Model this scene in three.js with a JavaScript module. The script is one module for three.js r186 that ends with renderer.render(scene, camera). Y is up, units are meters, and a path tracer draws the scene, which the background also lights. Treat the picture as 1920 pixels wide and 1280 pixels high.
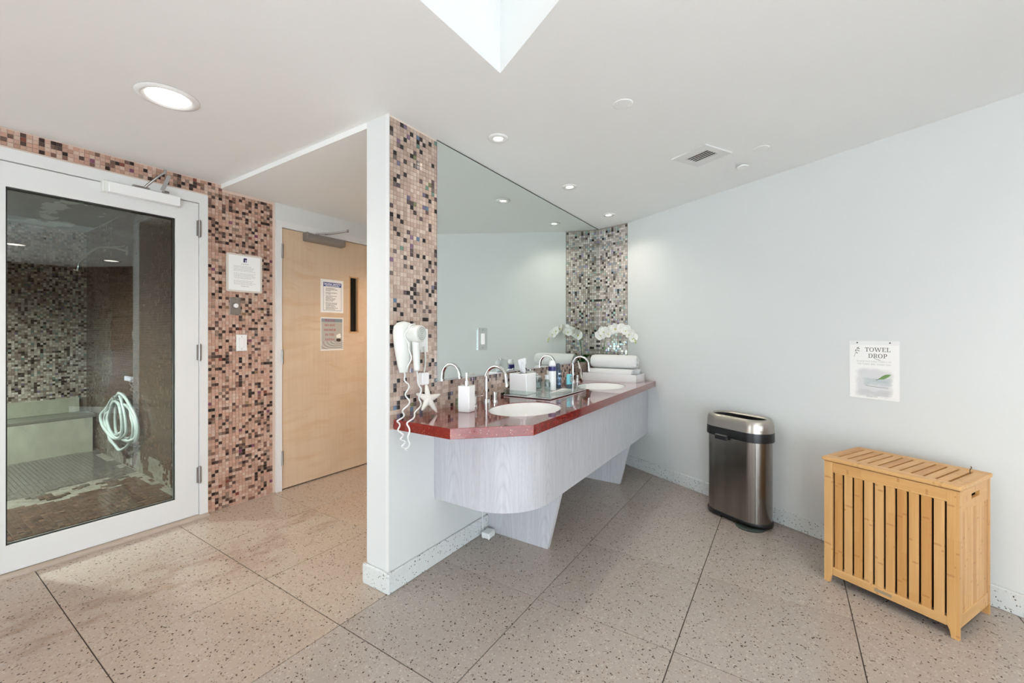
import * as THREE from 'three';
import { RoundedBoxGeometry } from 'three/addons/geometries/RoundedBoxGeometry.js';
import { mergeGeometries } from 'three/addons/utils/BufferGeometryUtils.js';
import { RectAreaLightUniformsLib } from 'three/addons/lights/RectAreaLightUniformsLib.js';

// ------------------------------------------------------------------ camera, sky, exposure
RectAreaLightUniformsLib.init();
const scene = new THREE.Scene();
const FOCAL = 788, EYE = 1.2;
const camera = new THREE.PerspectiveCamera(2 * Math.atan(640 / FOCAL) * 180 / Math.PI, 1.5, 0.05, 60);
camera.position.set(0, EYE, 0);
camera.lookAt(788, EYE, -515);
camera.setViewOffset(1920, 1280, 0, 14, 1920, 1280);
scene.background = new THREE.Color(0.86, 0.98, 1.09);
scene.backgroundIntensity = 9;
// low sun through the glazed wall behind and to the left: it lies on the polished floor behind the camera
const sun = new THREE.DirectionalLight(new THREE.Color(0.97, 0.98, 0.97), 36);
sun.name = 'sun'; sun.position.set(-7.88, 5.45, 2.94); sun.target.position.set(0, 0, 0); sun.castShadow = true;
Object.assign(sun.shadow.camera, { left: -9, right: 9, top: 9, bottom: -9, near: 0.1, far: 30 }); sun.shadow.mapSize.set(2048, 2048);
scene.add(sun, sun.target);
const renderer = new THREE.WebGLRenderer();
renderer.toneMapping = THREE.LinearToneMapping;
renderer.toneMappingExposure = 1.36;
renderer.shadowMap.enabled = true;

// ------------------------------------------------------------------ helpers
let seed = 7;
const rnd = () => { seed = (seed * 1664525 + 1013904223) >>> 0; return seed / 4294967296; };
const rr = (a, b) => a + (b - a) * rnd();
const V = (x, y, z) => new THREE.Vector3(x, y, z);
const hash = (x, y, s = 0) => { let h = (x * 374761393 + y * 668265263 + s * 974634541) | 0; h = Math.imul(h ^ (h >>> 13), 1274126177); return ((h ^ (h >>> 16)) >>> 0) / 4294967296; };
const vn = (x, y, s = 0) => {
  const xi = Math.floor(x), yi = Math.floor(y); let fx = x - xi, fy = y - yi;
  fx = fx * fx * (3 - 2 * fx); fy = fy * fy * (3 - 2 * fy);
  const a = hash(xi, yi, s), b = hash(xi + 1, yi, s), c = hash(xi, yi + 1, s), d = hash(xi + 1, yi + 1, s);
  return a + (b - a) * fx + (c - a) * fy + (a - b - c + d) * fx * fy;
};
const fbm = (x, y, o = 4, s = 0) => { let v = 0, a = 0.5, t = 0; for (let i = 0; i < o; i++) { v += a * vn(x, y, s + i); t += a; x *= 2.03; y *= 2.03; a *= 0.5; } return v / t; };
const used = {};
const numbered = (n) => { const k = used[n] ?? 0; used[n] = k + 1; return k ? n + '_' + String(k).padStart(3, '0') : n; };
function part(name, geo, mat, parent, pos, rot) {
  const m = new THREE.Mesh(geo, mat); m.name = name; m.castShadow = m.receiveShadow = true;
  if (pos) m.position.set(...pos);
  if (rot) m.rotation.set(...rot);
  parent.add(m); return m;
}
function thing(name, label, category, pos = [0, 0, 0], turn = 0, group) {
  const o = new THREE.Group(); o.name = numbered(name); o.position.set(...pos); o.rotation.y = turn;
  o.userData = { label, category }; if (group) o.userData.group = group;
  scene.add(o); return o;
}
function struct(name, label) { const o = new THREE.Group(); o.name = name; o.userData = { kind: 'structure' }; if (label) o.userData.label = label; scene.add(o); return o; }
const box = (w, h, d, x = 0, y = 0, z = 0) => new THREE.BoxGeometry(w, h, d).translate(x, y, z);
const boxAB = (x0, x1, y0, y1, z0, z1) => box(x1 - x0, y1 - y0, z1 - z0, (x0 + x1) / 2, (y0 + y1) / 2, (z0 + z1) / 2);
const rbox = (w, h, d, r, x = 0, y = 0, z = 0, seg = 2) => new RoundedBoxGeometry(w, h, d, seg, Math.min(r, w / 2.01, h / 2.01, d / 2.01)).translate(x, y, z);
const cyl = (r0, r1, h, x = 0, y = 0, z = 0, n = 24) => new THREE.CylinderGeometry(r1, r0, h, n).translate(x, y + h / 2, z);
const lathe = (pts, n = 32) => new THREE.LatheGeometry(pts.map((p) => new THREE.Vector2(p[0], p[1])), n);
const tube = (pts, r, seg = 40, rad = 8, closed = false) => new THREE.TubeGeometry(new THREE.CatmullRomCurve3(pts.map((p) => V(...p)), closed), seg, r, rad, closed);
const merge = (gs) => mergeGeometries(gs.map((g) => { const q = g.index ? g.toNonIndexed() : g; for (const k of Object.keys(q.attributes)) if (!['position', 'normal', 'uv'].includes(k)) q.deleteAttribute(k); return q; }));
// texture coordinates in metres, by the face's main direction
function metreUV(geo, scale = 1, ox = 0, oy = 0) {
  const g = geo.index ? geo.toNonIndexed() : geo; const p = g.attributes.position, n = g.attributes.normal, uv = new Float32Array(p.count * 2);
  for (let i = 0; i < p.count; i++) {
    const ax = Math.abs(n.getX(i)), ay = Math.abs(n.getY(i)), az = Math.abs(n.getZ(i)), x = p.getX(i), y = p.getY(i), z = p.getZ(i);
    let u, v; if (ay >= ax && ay >= az) { u = x; v = -z; } else if (ax >= az) { u = z; v = y; } else { u = x; v = y; }
    uv[2 * i] = u / scale + ox; uv[2 * i + 1] = v / scale + oy;
  }
  g.setAttribute('uv', new THREE.BufferAttribute(uv, 2)); return g;
}
function extrude(pts, h, bevel = 0, holes = []) {   // pts in (x, z), extruded upward in y from 0
  const sh = new THREE.Shape(pts.map(([x, z]) => new THREE.Vector2(x, -z)));
  for (const q of holes) sh.holes.push(new THREE.Path(q.map(([x, z]) => new THREE.Vector2(x, -z))));
  const g = new THREE.ExtrudeGeometry(sh, { depth: h - 2 * bevel, bevelEnabled: bevel > 0, bevelSize: bevel, bevelThickness: bevel, bevelOffset: -bevel, bevelSegments: 2, curveSegments: 24 });
  g.rotateX(-Math.PI / 2).translate(0, bevel, 0); return g;
}
function canvas(w, h, draw, repeat) {
  const c = document.createElement('canvas'); c.width = w; c.height = h; draw(c.getContext('2d'), w, h);
  const t = new THREE.CanvasTexture(c); t.colorSpace = THREE.SRGBColorSpace; if (repeat) t.wrapS = t.wrapT = THREE.RepeatWrapping; return t;
}
function dataTex(w, h, fn, srgb = true) {
  const d = new Uint8Array(w * h * 4);
  for (let y = 0; y < h; y++) for (let x = 0; x < w; x++) { const c = fn(x / w, y / h), i = (y * w + x) * 4; d[i] = c[0]; d[i + 1] = c[1]; d[i + 2] = c[2]; d[i + 3] = 255; }
  const t = new THREE.DataTexture(d, w, h); t.wrapS = t.wrapT = THREE.RepeatWrapping; t.magFilter = THREE.LinearFilter; t.minFilter = THREE.LinearMipmapLinearFilter; t.generateMipmaps = true;
  if (srgb) t.colorSpace = THREE.SRGBColorSpace; t.needsUpdate = true; return t;
}
const mix = (a, b, t) => a.map((v, i) => Math.max(0, Math.min(255, v + (b[i] - v) * t)));
const std = (o) => new THREE.MeshStandardMaterial(o);
const phy = (o) => new THREE.MeshPhysicalMaterial(o);

// ------------------------------------------------------------------ materials
function terrazzo(size, metres, base, kinds, mottle = 0, stain) {
  return canvas(size, size, (g, w, h) => {
    const k = size / metres;
    g.fillStyle = base; g.fillRect(0, 0, w, h);
    for (const [perM2, r0, r1, colors, long] of kinds) {
      const n = Math.round(perM2 * metres * metres);
      for (let i = 0; i < n; i++) {
        const cx = rnd() * w, cy = rnd() * h, r = rr(r0, r1) * k, a0 = rnd() * 6.283, st = rr(1, long || 1.5), tilt = rnd() * 3.14, m = 4 + Math.floor(rnd() * 3);
        g.fillStyle = colors[Math.floor(rnd() * colors.length)];
        const pts = []; for (let j = 0; j < m; j++) { const a = a0 + j / m * 6.283, q = r * rr(0.7, 1.15), x = Math.cos(a) * q * st, y = Math.sin(a) * q / st; pts.push([x * Math.cos(tilt) - y * Math.sin(tilt), x * Math.sin(tilt) + y * Math.cos(tilt)]); }
        for (const dx of [0, cx < 40 ? w : cx > w - 40 ? -w : null]) for (const dy of [0, cy < 40 ? h : cy > h - 40 ? -h : null]) {
          if (dx === null || dy === null) continue;
          g.beginPath(); pts.forEach(([x, y], j) => (j ? g.lineTo(cx + x + dx, cy + y + dy) : g.moveTo(cx + x + dx, cy + y + dy))); g.closePath(); g.fill();
        }
      }
    }
    if (stain) stain(g, w, h, k);
  }, true);
}
const floorKinds = [
  [5200, 0.0020, 0.0052, ['#c4bab1', '#cbc2ba', '#b3a89f', '#bfb2a9', '#c9c0b8']],
  [6500, 0.0008, 0.0016, ['#a18e82', '#9a877c', '#b19c8e', '#8d7a70']],
  [2300, 0.0014, 0.0029, ['#6f5d53', '#7c685c', '#5c4c44', '#87705f'], 1.8],
  [640, 0.0024, 0.0046, ['#4a3d37', '#3a312d', '#5a4a41', '#46372f'], 1.7]];
const FP = 1.196;                                                      // two floor slabs
const floorTexA = terrazzo(2048, FP, '#b8aea6', floorKinds);
const floorTexB = terrazzo(2048, FP, '#c0b2a6', floorKinds);
const stained = terrazzo(1024, FP, '#c0b1a4', floorKinds, 0, (g, w, h, k) => {   // rusty water marks in front of the steam room door
  for (let i = 0; i < 2600; i++) {
    const t = rnd(), u = Math.pow(rnd(), 0.7), cx = w * t, cy = h * (0.36 + 0.04 * Math.sin(t * 9) + (rnd() + rnd() + rnd() - 1.5) * 0.19), d = fbm(cx / 90, cy / 60, 3, 5);
    if (d < 0.5) continue;
    g.fillStyle = ['rgba(120,84,58,0.03)', 'rgba(96,70,52,0.035)', 'rgba(150,100,70,0.03)'][i % 3];
    g.beginPath(); g.ellipse(cx, cy, rr(6, 46) * u + 4, rr(3, 14) + 2, rr(-0.2, 0.2), 0, 6.283); g.fill();
  }
});
const fl = (map, tint) => std({ map, color: tint, roughness: 0.27, metalness: 0 });
const floorMats = [fl(floorTexA, '#f0efee'), fl(floorTexA, '#eae8e7'), fl(floorTexB, '#f0edeb'), fl(floorTexB, '#f2ece5')];
const stainMat = fl(stained, '#f0eeec');
const groutDark = std({ color: '#3a322d', roughness: 0.9 });
const baseTex = terrazzo(1024, 0.8, '#d9dcda', [[4200, 0.0015, 0.004, ['#e3e5e3', '#cdd2d0', '#dfdcd6']], [2600, 0.0007, 0.0016, ['#9a9c9a', '#86807a', '#a9aca9']], [1500, 0.0018, 0.004, ['#4c4642', '#39363a', '#6d625a'], 1.6]]);
const baseMat = std({ map: baseTex, roughness: 0.35 });
const redTex = terrazzo(1024, 0.5, '#7c1913', [[16000, 0.0012, 0.0034, ['#90251c', '#66110e', '#9a2e22', '#751511', '#821e16']], [9000, 0.0009, 0.002, ['#ac452f', '#4d0b0a', '#9f3b28', '#581812']], [1100, 0.0012, 0.0024, ['#c2937a', '#b06c52', '#caae92']]]);
const redMat = phy({ map: redTex, roughness: 0.12, clearcoat: 1, clearcoatRoughness: 0.03 });
const plasterBump = dataTex(256, 256, (u, v) => { const n = 128 + 90 * (fbm(u * 40, v * 40, 3, 3) - 0.5); return [n, n, n]; }, false);
const paint = std({ color: '#dbdddb', roughness: 0.62, bumpMap: plasterBump, bumpScale: 0.0006 });
const ceilPaint = std({ color: '#eff0ee', roughness: 0.7 });
const whiteTrim = std({ color: '#e2e2e0', roughness: 0.38 });
const whiteGloss = phy({ color: '#f1f1f0', roughness: 0.25, clearcoat: 0.5 });
const whitePlastic = std({ color: '#edefec', roughness: 0.35 });
const creamPlastic = std({ color: '#dfe0da', roughness: 0.35 });
const porcelain = phy({ color: '#f6f6f4', roughness: 0.08, clearcoat: 1 });
const chrome = std({ color: '#dcdcdc', metalness: 1, roughness: 0.07 });
const satin = std({ color: '#a8a5a2', metalness: 1, roughness: 0.36 });
const closerGrey = std({ color: '#9d9793', metalness: 0.7, roughness: 0.42 });
const steelTex = dataTex(512, 64, (u, v) => { const n = 215 + 22 * (fbm(u * 300, v * 2, 2, 9) - 0.5) * 2; return [n, n * 0.992, n * 0.98]; });
const steel = phy({ color: '#b4b0ab', map: steelTex, metalness: 1, roughness: 0.24, anisotropy: 0.6, anisotropyRotation: 0 });
const steelLid = phy({ color: '#b9b4ab', metalness: 1, roughness: 0.3 });
const black = std({ color: '#16181a', roughness: 0.38 });
const blackMatt = std({ color: '#0d0e0f', roughness: 0.8 });
const mirrorMat = std({ color: '#e3e9e6', metalness: 1, roughness: 0.0 });
const pane = phy({ color: '#dfe8e6', transmission: 1, thickness: 0, roughness: 0, ior: 1.85 });
const clear = phy({ color: '#f2f7f6', transmission: 1, thickness: 0, roughness: 0.02, ior: 1.49 });
const birch = dataTex(768, 1024, (u, v) => {
  const X = u * 0.9, Y = v * 2.0, w = fbm(X * 2.2, Y * 1.1, 3, 21), fig = fbm(X * 5 + w * 2, Y * 26 + w * 6, 3, 22), fine = fbm(X * 90, Y * 4, 2, 23), bl = fbm(X * 3.2, Y * 2.6, 3, 24);
  let c = mix([209, 183, 154], [222, 199, 171], fine * 0.5 + w * 0.5);
  c = mix(c, [200, 158, 116], Math.max(0, fig - 0.5) * 1.2 * bl * 1.6);
  return mix(c, [231, 209, 180], Math.max(0, bl - 0.52) * 1.6);
});
const birchMat = std({ map: birch, roughness: 0.42 });
const oak = dataTex(1024, 512, (u, v) => {        // u runs round the panel, v upward
  const X = u * 3.2, Y = v * 0.45, cell = X / 0.27, ci = Math.floor(cell), f = cell - ci - 0.5, k = hash(ci, 3, 4);
  const arch = f * f * (5 + 4 * k) + Y * (0.7 + 0.6 * k) + fbm(X * 3, Y * 2.5, 2, 31) * 0.45;
  const ring = Math.abs(((arch * 9) % 1) - 0.5) * 2, fine = fbm(X * 170, Y * 7, 2, 32);
  const t = 0.3 * Math.pow(ring, 3) + 0.5 * (fine - 0.35) + 0.25 * (fbm(X * 2, Y * 2, 2, 33) - 0.4);
  return mix([199, 199, 202], [165, 163, 167], t);
});
const oakMat = std({ map: oak, roughness: 0.5 });
const bamboo = (s, a, b) => dataTex(128, 512, (u, v) => {
  const X = u * 0.05, Y = v * 0.6, strip = Math.floor(u * 2.2 + s), node = Math.abs(((Y * 3.1 + hash(strip, s, 5) * 3) % 1) - 0.5);
  const fine = fbm(X * 900, Y * 9, 3, 41 + s), bl = fbm(X * 30, Y * 4, 2, 45 + s);
  let c = mix(a, b, fine * 0.55 + bl * 0.55 + hash(strip, s, 6) * 0.2);
  return mix(c, [150, 98, 50], node < 0.012 ? 0.35 : 0);
});
const bambooMats = [bamboo(1, [223, 178, 118], [196, 146, 86]), bamboo(2, [216, 168, 106], [187, 134, 74]), bamboo(3, [228, 186, 128], [203, 156, 98])].map((map) => std({ map, roughness: 0.42 }));
const concrete = std({ map: dataTex(512, 256, (u, v) => { const n = fbm(u * 14, v * 7, 5, 51), m = fbm(u * 3, v * 2, 3, 52); return mix([198, 196, 178], [150, 148, 132], n * 0.7 + m * 0.5 - 0.1); }), roughness: 0.7 });
const mortarPale = std({ map: dataTex(256, 256, (u, v) => { const n = fbm(u * 18, v * 18, 4, 53); return mix([160, 155, 143], [96, 90, 80], n * 1.1); }), roughness: 0.9 });
const terry = std({ map: dataTex(256, 256, (u, v) => { const n = 232 + 22 * (fbm(u * 60, v * 60, 3, 61) - 0.5); return [n, n, n - 1]; }), roughness: 0.95, bumpMap: dataTex(256, 256, (u, v) => { const n = 255 * fbm(u * 70, v * 70, 3, 62); return [n, n, n]; }, false), bumpScale: 0.0025 });

// mosaics
const hexes = (...l) => l.map((c) => new THREE.Color(c));
const PALETTE = {
  pink: { base: hexes('#c09d8a', '#c6a593', '#b8927f', '#ccb09f', '#b28c79', '#c39a86'), dark: hexes('#3a2622', '#2b1e1c', '#54403a', '#6f5549', '#7d5a4e', '#8a7466'), tint: hexes('#8f4a42', '#8b5272', '#a07d62'), pd: 0.24, pt: 0.02, grout: '#d9c3b4' },
  beige: { base: hexes('#b7a091', '#c2ad9e', '#ab9586', '#bba699', '#c9b6a8', '#b29a8c'), dark: hexes('#2d2726', '#3a3230', '#242020', '#57494a', '#6c605a'), tint: hexes('#857a94', '#917891', '#7d968a', '#8c8a68', '#7384a0', '#957390'), pd: 0.15, pt: 0.026, grout: '#dccbbd' },
  pearl: { base: hexes('#b3a9a0', '#c8c0b8', '#a0968e', '#bbb0a6', '#d3ccc6'), dark: hexes('#3d3735', '#564e4a', '#2c2827', '#756c66'), tint: hexes('#a9c9c3', '#b9a9c9', '#c7d8d4', '#9aa6b8'), pd: 0.13, pt: 0.1, grout: '#8f867d' },
  steam: { base: hexes('#a99c90', '#bfb3a7', '#91847a', '#cfc5ba', '#b0a398', '#85766c'), dark: hexes('#3b312c', '#2c2522', '#4f433c', '#5d5048'), tint: hexes('#7d9a94', '#8d7f9c', '#a6b4b0'), pd: 0.15, pt: 0.05, grout: '#7c746b' },
  brown: { base: hexes('#5b4437', '#664d3e', '#4f3a2f', '#6e5546', '#594236'), dark: hexes('#33261f', '#2a1f1a', '#40312a'), tint: hexes('#7c6353', '#6a5a50'), pd: 0.2, pt: 0.03, grout: '#6b5d50' },
};
const tileGeo = (() => {                                               // a 20 mm glass tile with an eased edge, face toward +z
  const w = 0.0098, c = 0.0011, t = 0.0042, pos = [];
  const A = [[-w, -w], [w, -w], [w, w], [-w, w]], q = (a, b, cc, d) => pos.push(...a, ...b, ...cc, ...a, ...cc, ...d);
  const top = A.map(([x, y]) => [x * (1 - c / w), y * (1 - c / w), t]), mid = A.map(([x, y]) => [x, y, t - c * 0.8]), bot = A.map(([x, y]) => [x, y, 0]);
  q(...top); for (let i = 0; i < 4; i++) { const j = (i + 1) % 4; q(mid[i], mid[j], top[j], top[i]); q(bot[i], bot[j], mid[j], mid[i]); }
  const g = new THREE.BufferGeometry(); g.setAttribute('position', new THREE.Float32BufferAttribute(pos, 3)); g.computeVertexNormals(); return g;
})();
const tileLook = { roughness: 0.13, ior: 1.5 };
const tilePlain = phy({ color: '#ffffff', ...tileLook });
const tileFilm = phy({ color: '#ffffff', roughness: 0.12, metalness: 0.35, iridescence: 1, iridescenceIOR: 1.7, iridescenceThicknessRange: [100, 420] });
const tileMats = {};
const tileMat = (c, film) => (tileMats[c.getHexString() + film] ??= phy(film ? { ...tileFilmOpts, color: c } : { ...tileLook, color: c }));
const tileFilmOpts = { roughness: 0.12, metalness: 0.35, iridescence: 1, iridescenceIOR: 1.7, iridescenceThicknessRange: [100, 420] };
// a field of tiles: o = lower corner, U and W = unit directions across and up, n = facing; keep(u, w) leaves gaps; singles = how many of the nearest become meshes of their own
function mosaic(parent, o, U, W, width, height, pal, { keep = () => true, pick = null, singles = 0, inView = () => true, pitch = 0.0211, film = 0.0 } = {}) {
  const P = PALETTE[pal], n = new THREE.Vector3().crossVectors(U, W), nu = Math.floor(width / pitch + 1e-6), nw = Math.floor(height / pitch + 1e-6), list = [];
  for (let i = 0; i < nu; i++) for (let j = 0; j < nw; j++) {
    const u = (i + 0.5) * pitch, w = (j + 0.5) * pitch; if (!keep(u, w)) continue;
    let r = rnd(), isFilm = false, c;
    const clump = vn(i * 0.45, j * 0.45, parent.id % 50) - 0.5;
    if (r < P.pd * (1 + clump * 1.3)) c = P.dark[Math.floor(rnd() * P.dark.length)];
    else if (r < P.pd * (1 + clump * 1.3) + P.pt) { c = P.tint[Math.floor(rnd() * P.tint.length)]; isFilm = true; }
    else c = P.base[Math.floor(rnd() * P.base.length)];
    if (!isFilm && rnd() < film) isFilm = true;
    if (pick) { const q = pick(u, w, c); if (q) c = q; }
    const p = o.clone().addScaledVector(U, u).addScaledVector(W, w).addScaledVector(n, rr(-0.0004, 0.0004));
    const m = new THREE.Matrix4().makeBasis(U, W, n).multiply(new THREE.Matrix4().makeRotationFromEuler(new THREE.Euler(rr(-0.011, 0.011), rr(-0.011, 0.011), rr(-0.012, 0.012))));
    const k = pitch / 0.0211; m.scale(V(k, k, k)); m.setPosition(p);
    list.push({ m, c, isFilm, d: p.distanceTo(camera.position), see: inView(u, w) });
  }
  list.sort((a, b) => (b.see - a.see) || a.d - b.d);
  let k = 0;
  for (const t of list.splice(0, singles)) { const q = part(k ? 'tile_' + String(k).padStart(3, '0') : 'tile', tileGeo, tileMat(t.c, t.isFilm), parent); q.applyMatrix4(t.m); k++; }
  for (const f of [false, true]) {
    const l = list.filter((t) => t.isFilm === f); if (!l.length) continue;
    const im = new THREE.InstancedMesh(tileGeo, f ? tileFilm : tilePlain, l.length); im.name = f ? 'pearl_tiles' : 'mosaic_tiles'; im.userData.kind = 'stuff'; im.castShadow = im.receiveShadow = true;
    l.forEach((t, i) => { im.setMatrixAt(i, t.m); const c = t.c.clone().multiplyScalar(rr(0.9, 1.07)); im.setColorAt(i, c); });
    parent.add(im);
  }
}
const groutMat = (hex) => std({ color: hex, roughness: 0.85 });

// ------------------------------------------------------------------ plan of the place (metres)
const CEIL = 2.223, SOFFIT = 2.194, ZM = -1.545, ZL = -3.24, XE = 1.318, XW = -3.2, ZR = 2.65;
const S0 = [3.893, ZM], S1 = [3.82, -1.225], ANG = 28.9 * Math.PI / 180, DR = [-Math.sin(ANG), Math.cos(ANG)], NR = [-Math.cos(ANG), -Math.sin(ANG)];
const TURN = Math.atan2(-DR[1], DR[0]);
const onR = (a, d, y = 0) => [S1[0] + DR[0] * a + NR[0] * d, y, S1[1] + DR[1] * a + NR[1] * d];   // along the right wall, out from it

// ------------------------------------------------------------------ floor
const floor = struct('floor', 'speckled terrazzo floor slabs with thin dark joints');
part('joint_bed', boxAB(XW - 0.15, 4.95, -0.12, -0.0035, -3.3, 2.8), groutDark, floor);
{
  const TX = 0.602, TZ = 0.592, gx0 = 0.461 - TX * 9, gz0 = -0.3585 - TZ * 6, g = 0.0018, c = 0.0009; let k = 0;
  // joints measured at x = 0.461, 1.068, 1.65, 2.27 and z = -0.362, -0.93, -1.54, -2.13
  for (let i = 0; i < 17; i++) for (let j = 0; j < 13; j++) {
    const x0 = gx0 + i * TX, x1 = x0 + TX, z0 = gz0 + j * TZ, z1 = z0 + TZ;
    const X0 = Math.max(x0, XW - 0.1), X1 = Math.min(x1, 4.9), Z0 = Math.max(z0, -3.27), Z1 = Math.min(z1, 2.75);
    if (X1 - X0 < 0.03 || Z1 - Z0 < 0.03) continue;
    const pts = [[X0 + g, Z0 + g], [X1 - g, Z0 + g], [X1 - g, Z1 - g], [X0 + g, Z1 - g]], pos = [], uv = [];
    const ox = hash(i, j, 1), oz = hash(i, j, 2), near = x0 < 1.1 && x1 > -0.2 && z0 < -2.1 && z1 > -3.1;
    const lay = (px, py, pz) => { pos.push(px, py, pz); uv.push(near ? (px - 0.461) / FP : px / FP + ox, near ? (pz + 3.27) / FP : pz / FP + oz); };
    const cx = (X0 + X1) / 2, cz = (Z0 + Z1) / 2, top = pts.map(([x, z]) => [x + Math.sign(cx - x) * c, 0, z + Math.sign(cz - z) * c]), mid = pts.map(([x, z]) => [x, -c, z]), bot = pts.map(([x, z]) => [x, -0.012, z]);
    const q = (a, b, d, e) => { for (const p of [a, e, d, a, d, b]) lay(...p); };
    q(top[0], top[1], top[2], top[3]);
    for (let s = 0; s < 4; s++) { const t = (s + 1) % 4; q(mid[s], mid[t], top[t], top[s]); q(bot[s], bot[t], mid[t], mid[s]); }
    const geo = new THREE.BufferGeometry(); geo.setAttribute('position', new THREE.Float32BufferAttribute(pos, 3)); geo.setAttribute('uv', new THREE.Float32BufferAttribute(uv, 2)); geo.computeVertexNormals();
    const warm = cz < -1.9;
    part(k ? 'floor_slab_' + String(k).padStart(3, '0') : 'floor_slab', geo, near ? stainMat : warm ? floorMats[2 + ((i + j) & 1)] : floorMats[Math.floor(hash(i, j, 3) * 2) % 2], floor); k++;
  }
}

// ------------------------------------------------------------------ ceiling with its skylight
const ceiling = struct('ceiling', 'flat white painted ceiling with a deep skylight well');
const SKL = 2.6, SKW = 1.95, SK = [[1.355, -0.941], [1.355 - SKL, -0.941], [1.355 - SKL + DR[0] * SKW, -0.941 + DR[1] * SKW], [1.355 + DR[0] * SKW, -0.941 + DR[1] * SKW]];
const VENT = [[-0.076, -0.055], [0.076, -0.055], [0.076, 0.055], [-0.076, 0.055]].map(([a, b]) => [2.612 + a * DR[0] + b * NR[0], -0.41 + a * DR[1] + b * NR[1]]);
part('ceiling_board', extrude([[XW - 0.15, -3.34], [4.95, -3.34], [4.95, 2.8], [XW - 0.15, 2.8]], 0.12, 0, [SK, VENT]).translate(0, CEIL, 0), ceilPaint, ceiling);
part('soffit', boxAB(XE, 4.75, SOFFIT, CEIL + 0.001, ZL, ZM - 0.155), ceilPaint, ceiling);
{
  const cx = SK.reduce((s, p) => s + p[0], 0) / 4, cz = SK.reduce((s, p) => s + p[1], 0) / 4, grow = (k) => SK.map(([x, z]) => [cx + (x - cx) * k, cz + (z - cz) * k]);
  part('skylight_well', extrude(grow(1.12), 0.75, 0, [SK]).translate(0, CEIL + 0.12, 0), ceilPaint, ceiling);
  part('skylight_frame', extrude(grow(1.15), 0.05, 0, [grow(0.95)]).translate(0, CEIL + 0.87, 0), whiteTrim, ceiling);
  part('skylight_dome', extrude(grow(1.0), 0.006).translate(0, CEIL + 0.9, 0), phy({ color: '#eef1f2', transmission: 0.05, thickness: 0, roughness: 1 }), ceiling);
}

// ------------------------------------------------------------------ wall with the two doors (left in the picture)
const wallL = struct('wall_left', 'wall of pink and brown glass mosaic with two doors');
const SH = { x0: 0.2, x1: 1.235, top: 2.12 }, SA = { x0: 1.685, x1: 2.64, top: 2.064 };
part('wall_core', merge([boxAB(XW - 0.1, SH.x0 + 0.002, 0, CEIL, ZL - 0.12, ZL - 0.004), boxAB(SH.x0, SH.x1, SH.top - 0.002, CEIL, ZL - 0.12, ZL - 0.004), boxAB(SH.x1 - 0.002, SA.x0, 0, CEIL, ZL - 0.12, ZL - 0.004)]), groutMat(PALETTE.pink.grout), wallL);
part('header_panel', metreUV(boxAB(SA.x0 - 0.004, 4.75, SA.top, SOFFIT, ZL - 0.12, ZL + 0.006)), paint, wallL);
part('plaster', metreUV(boxAB(SA.x1, 4.75, 0, SA.top, ZL - 0.12, ZL)), paint, wallL);
{
  const inDoor = (x, y) => x > SH.x0 - 0.003 && x < SH.x1 + 0.004 && y < SH.top + 0.004;
  const x0 = -0.3, W = SA.x0 - 0.002 - x0;
  mosaic(wallL, V(x0, 0.002, ZL - 0.004), V(1, 0, 0), V(0, 1, 0), W, CEIL - 0.002, 'pink', {
    keep: (u, w) => !inDoor(x0 + u, 0.002 + w) && !(x0 + u > XE && w > SOFFIT - 0.012), singles: 300, inView: (u, w) => x0 + u > 0.36 });
  mosaic(wallL, V(XW, 0.002, ZL - 0.004), V(1, 0, 0), V(0, 1, 0), x0 - XW, CEIL - 0.002, 'pink', {});
}

// ------------------------------------------------------------------ middle partition with the mirror
const wallM = struct('wall_partition', 'white partition wall with a mosaic strip and vanity');
part('plaster', metreUV(boxAB(XE, 4.8, 0, CEIL, ZM - 0.155, ZM - 0.004)), paint, wallM);
part('lower_plaster', metreUV(boxAB(XE, S0[0], 0, 0.752, ZM - 0.02, ZM)), paint, wallM);
part('corner_bead', boxAB(XE - 0.001, XE + 0.005, 0, CEIL, ZM - 0.02, ZM + 0.001), whiteTrim, wallM);
part('tile_bed', boxAB(XE + 0.006, S0[0], 0.752, CEIL - 0.001, ZM - 0.008, ZM - 0.0035), groutMat(PALETTE.beige.grout), wallM);
mosaic(wallM, V(XE + 0.007, 0.757, ZM - 0.0035), V(1, 0, 0), V(0, 1, 0), S0[0] - XE - 0.007, CEIL - 0.758, 'beige', { keep: (u, w) => u < 0.335 || w < 0.215, singles: 300, inView: (u, w) => u < 0.335 && w > 0.06 });
const wallE = struct('wall_end', 'short pearly mosaic wall at the far end of the vanity');
{
  const L = Math.hypot(S1[0] - S0[0], S1[1] - S0[1]), U = V((S1[0] - S0[0]) / L, 0, (S1[1] - S0[1]) / L), n = V(-U.z, 0, U.x);
  const g = part('wall_core', box(L + 0.25, CEIL, 0.1, L / 2 + 0.025, CEIL / 2, -0.0545), groutMat(PALETTE.pearl.grout), wallE);
  g.position.set(S0[0], 0, S0[1]); g.rotation.y = Math.atan2(-U.z, U.x);
  mosaic(wallE, V(S0[0], 0.757, S0[1]).addScaledVector(U, 0.006).addScaledVector(n, -0.0045), U, V(0, 1, 0), L - 0.004, CEIL - 0.758, 'pearl', { film: 0.16 });
}

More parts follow.
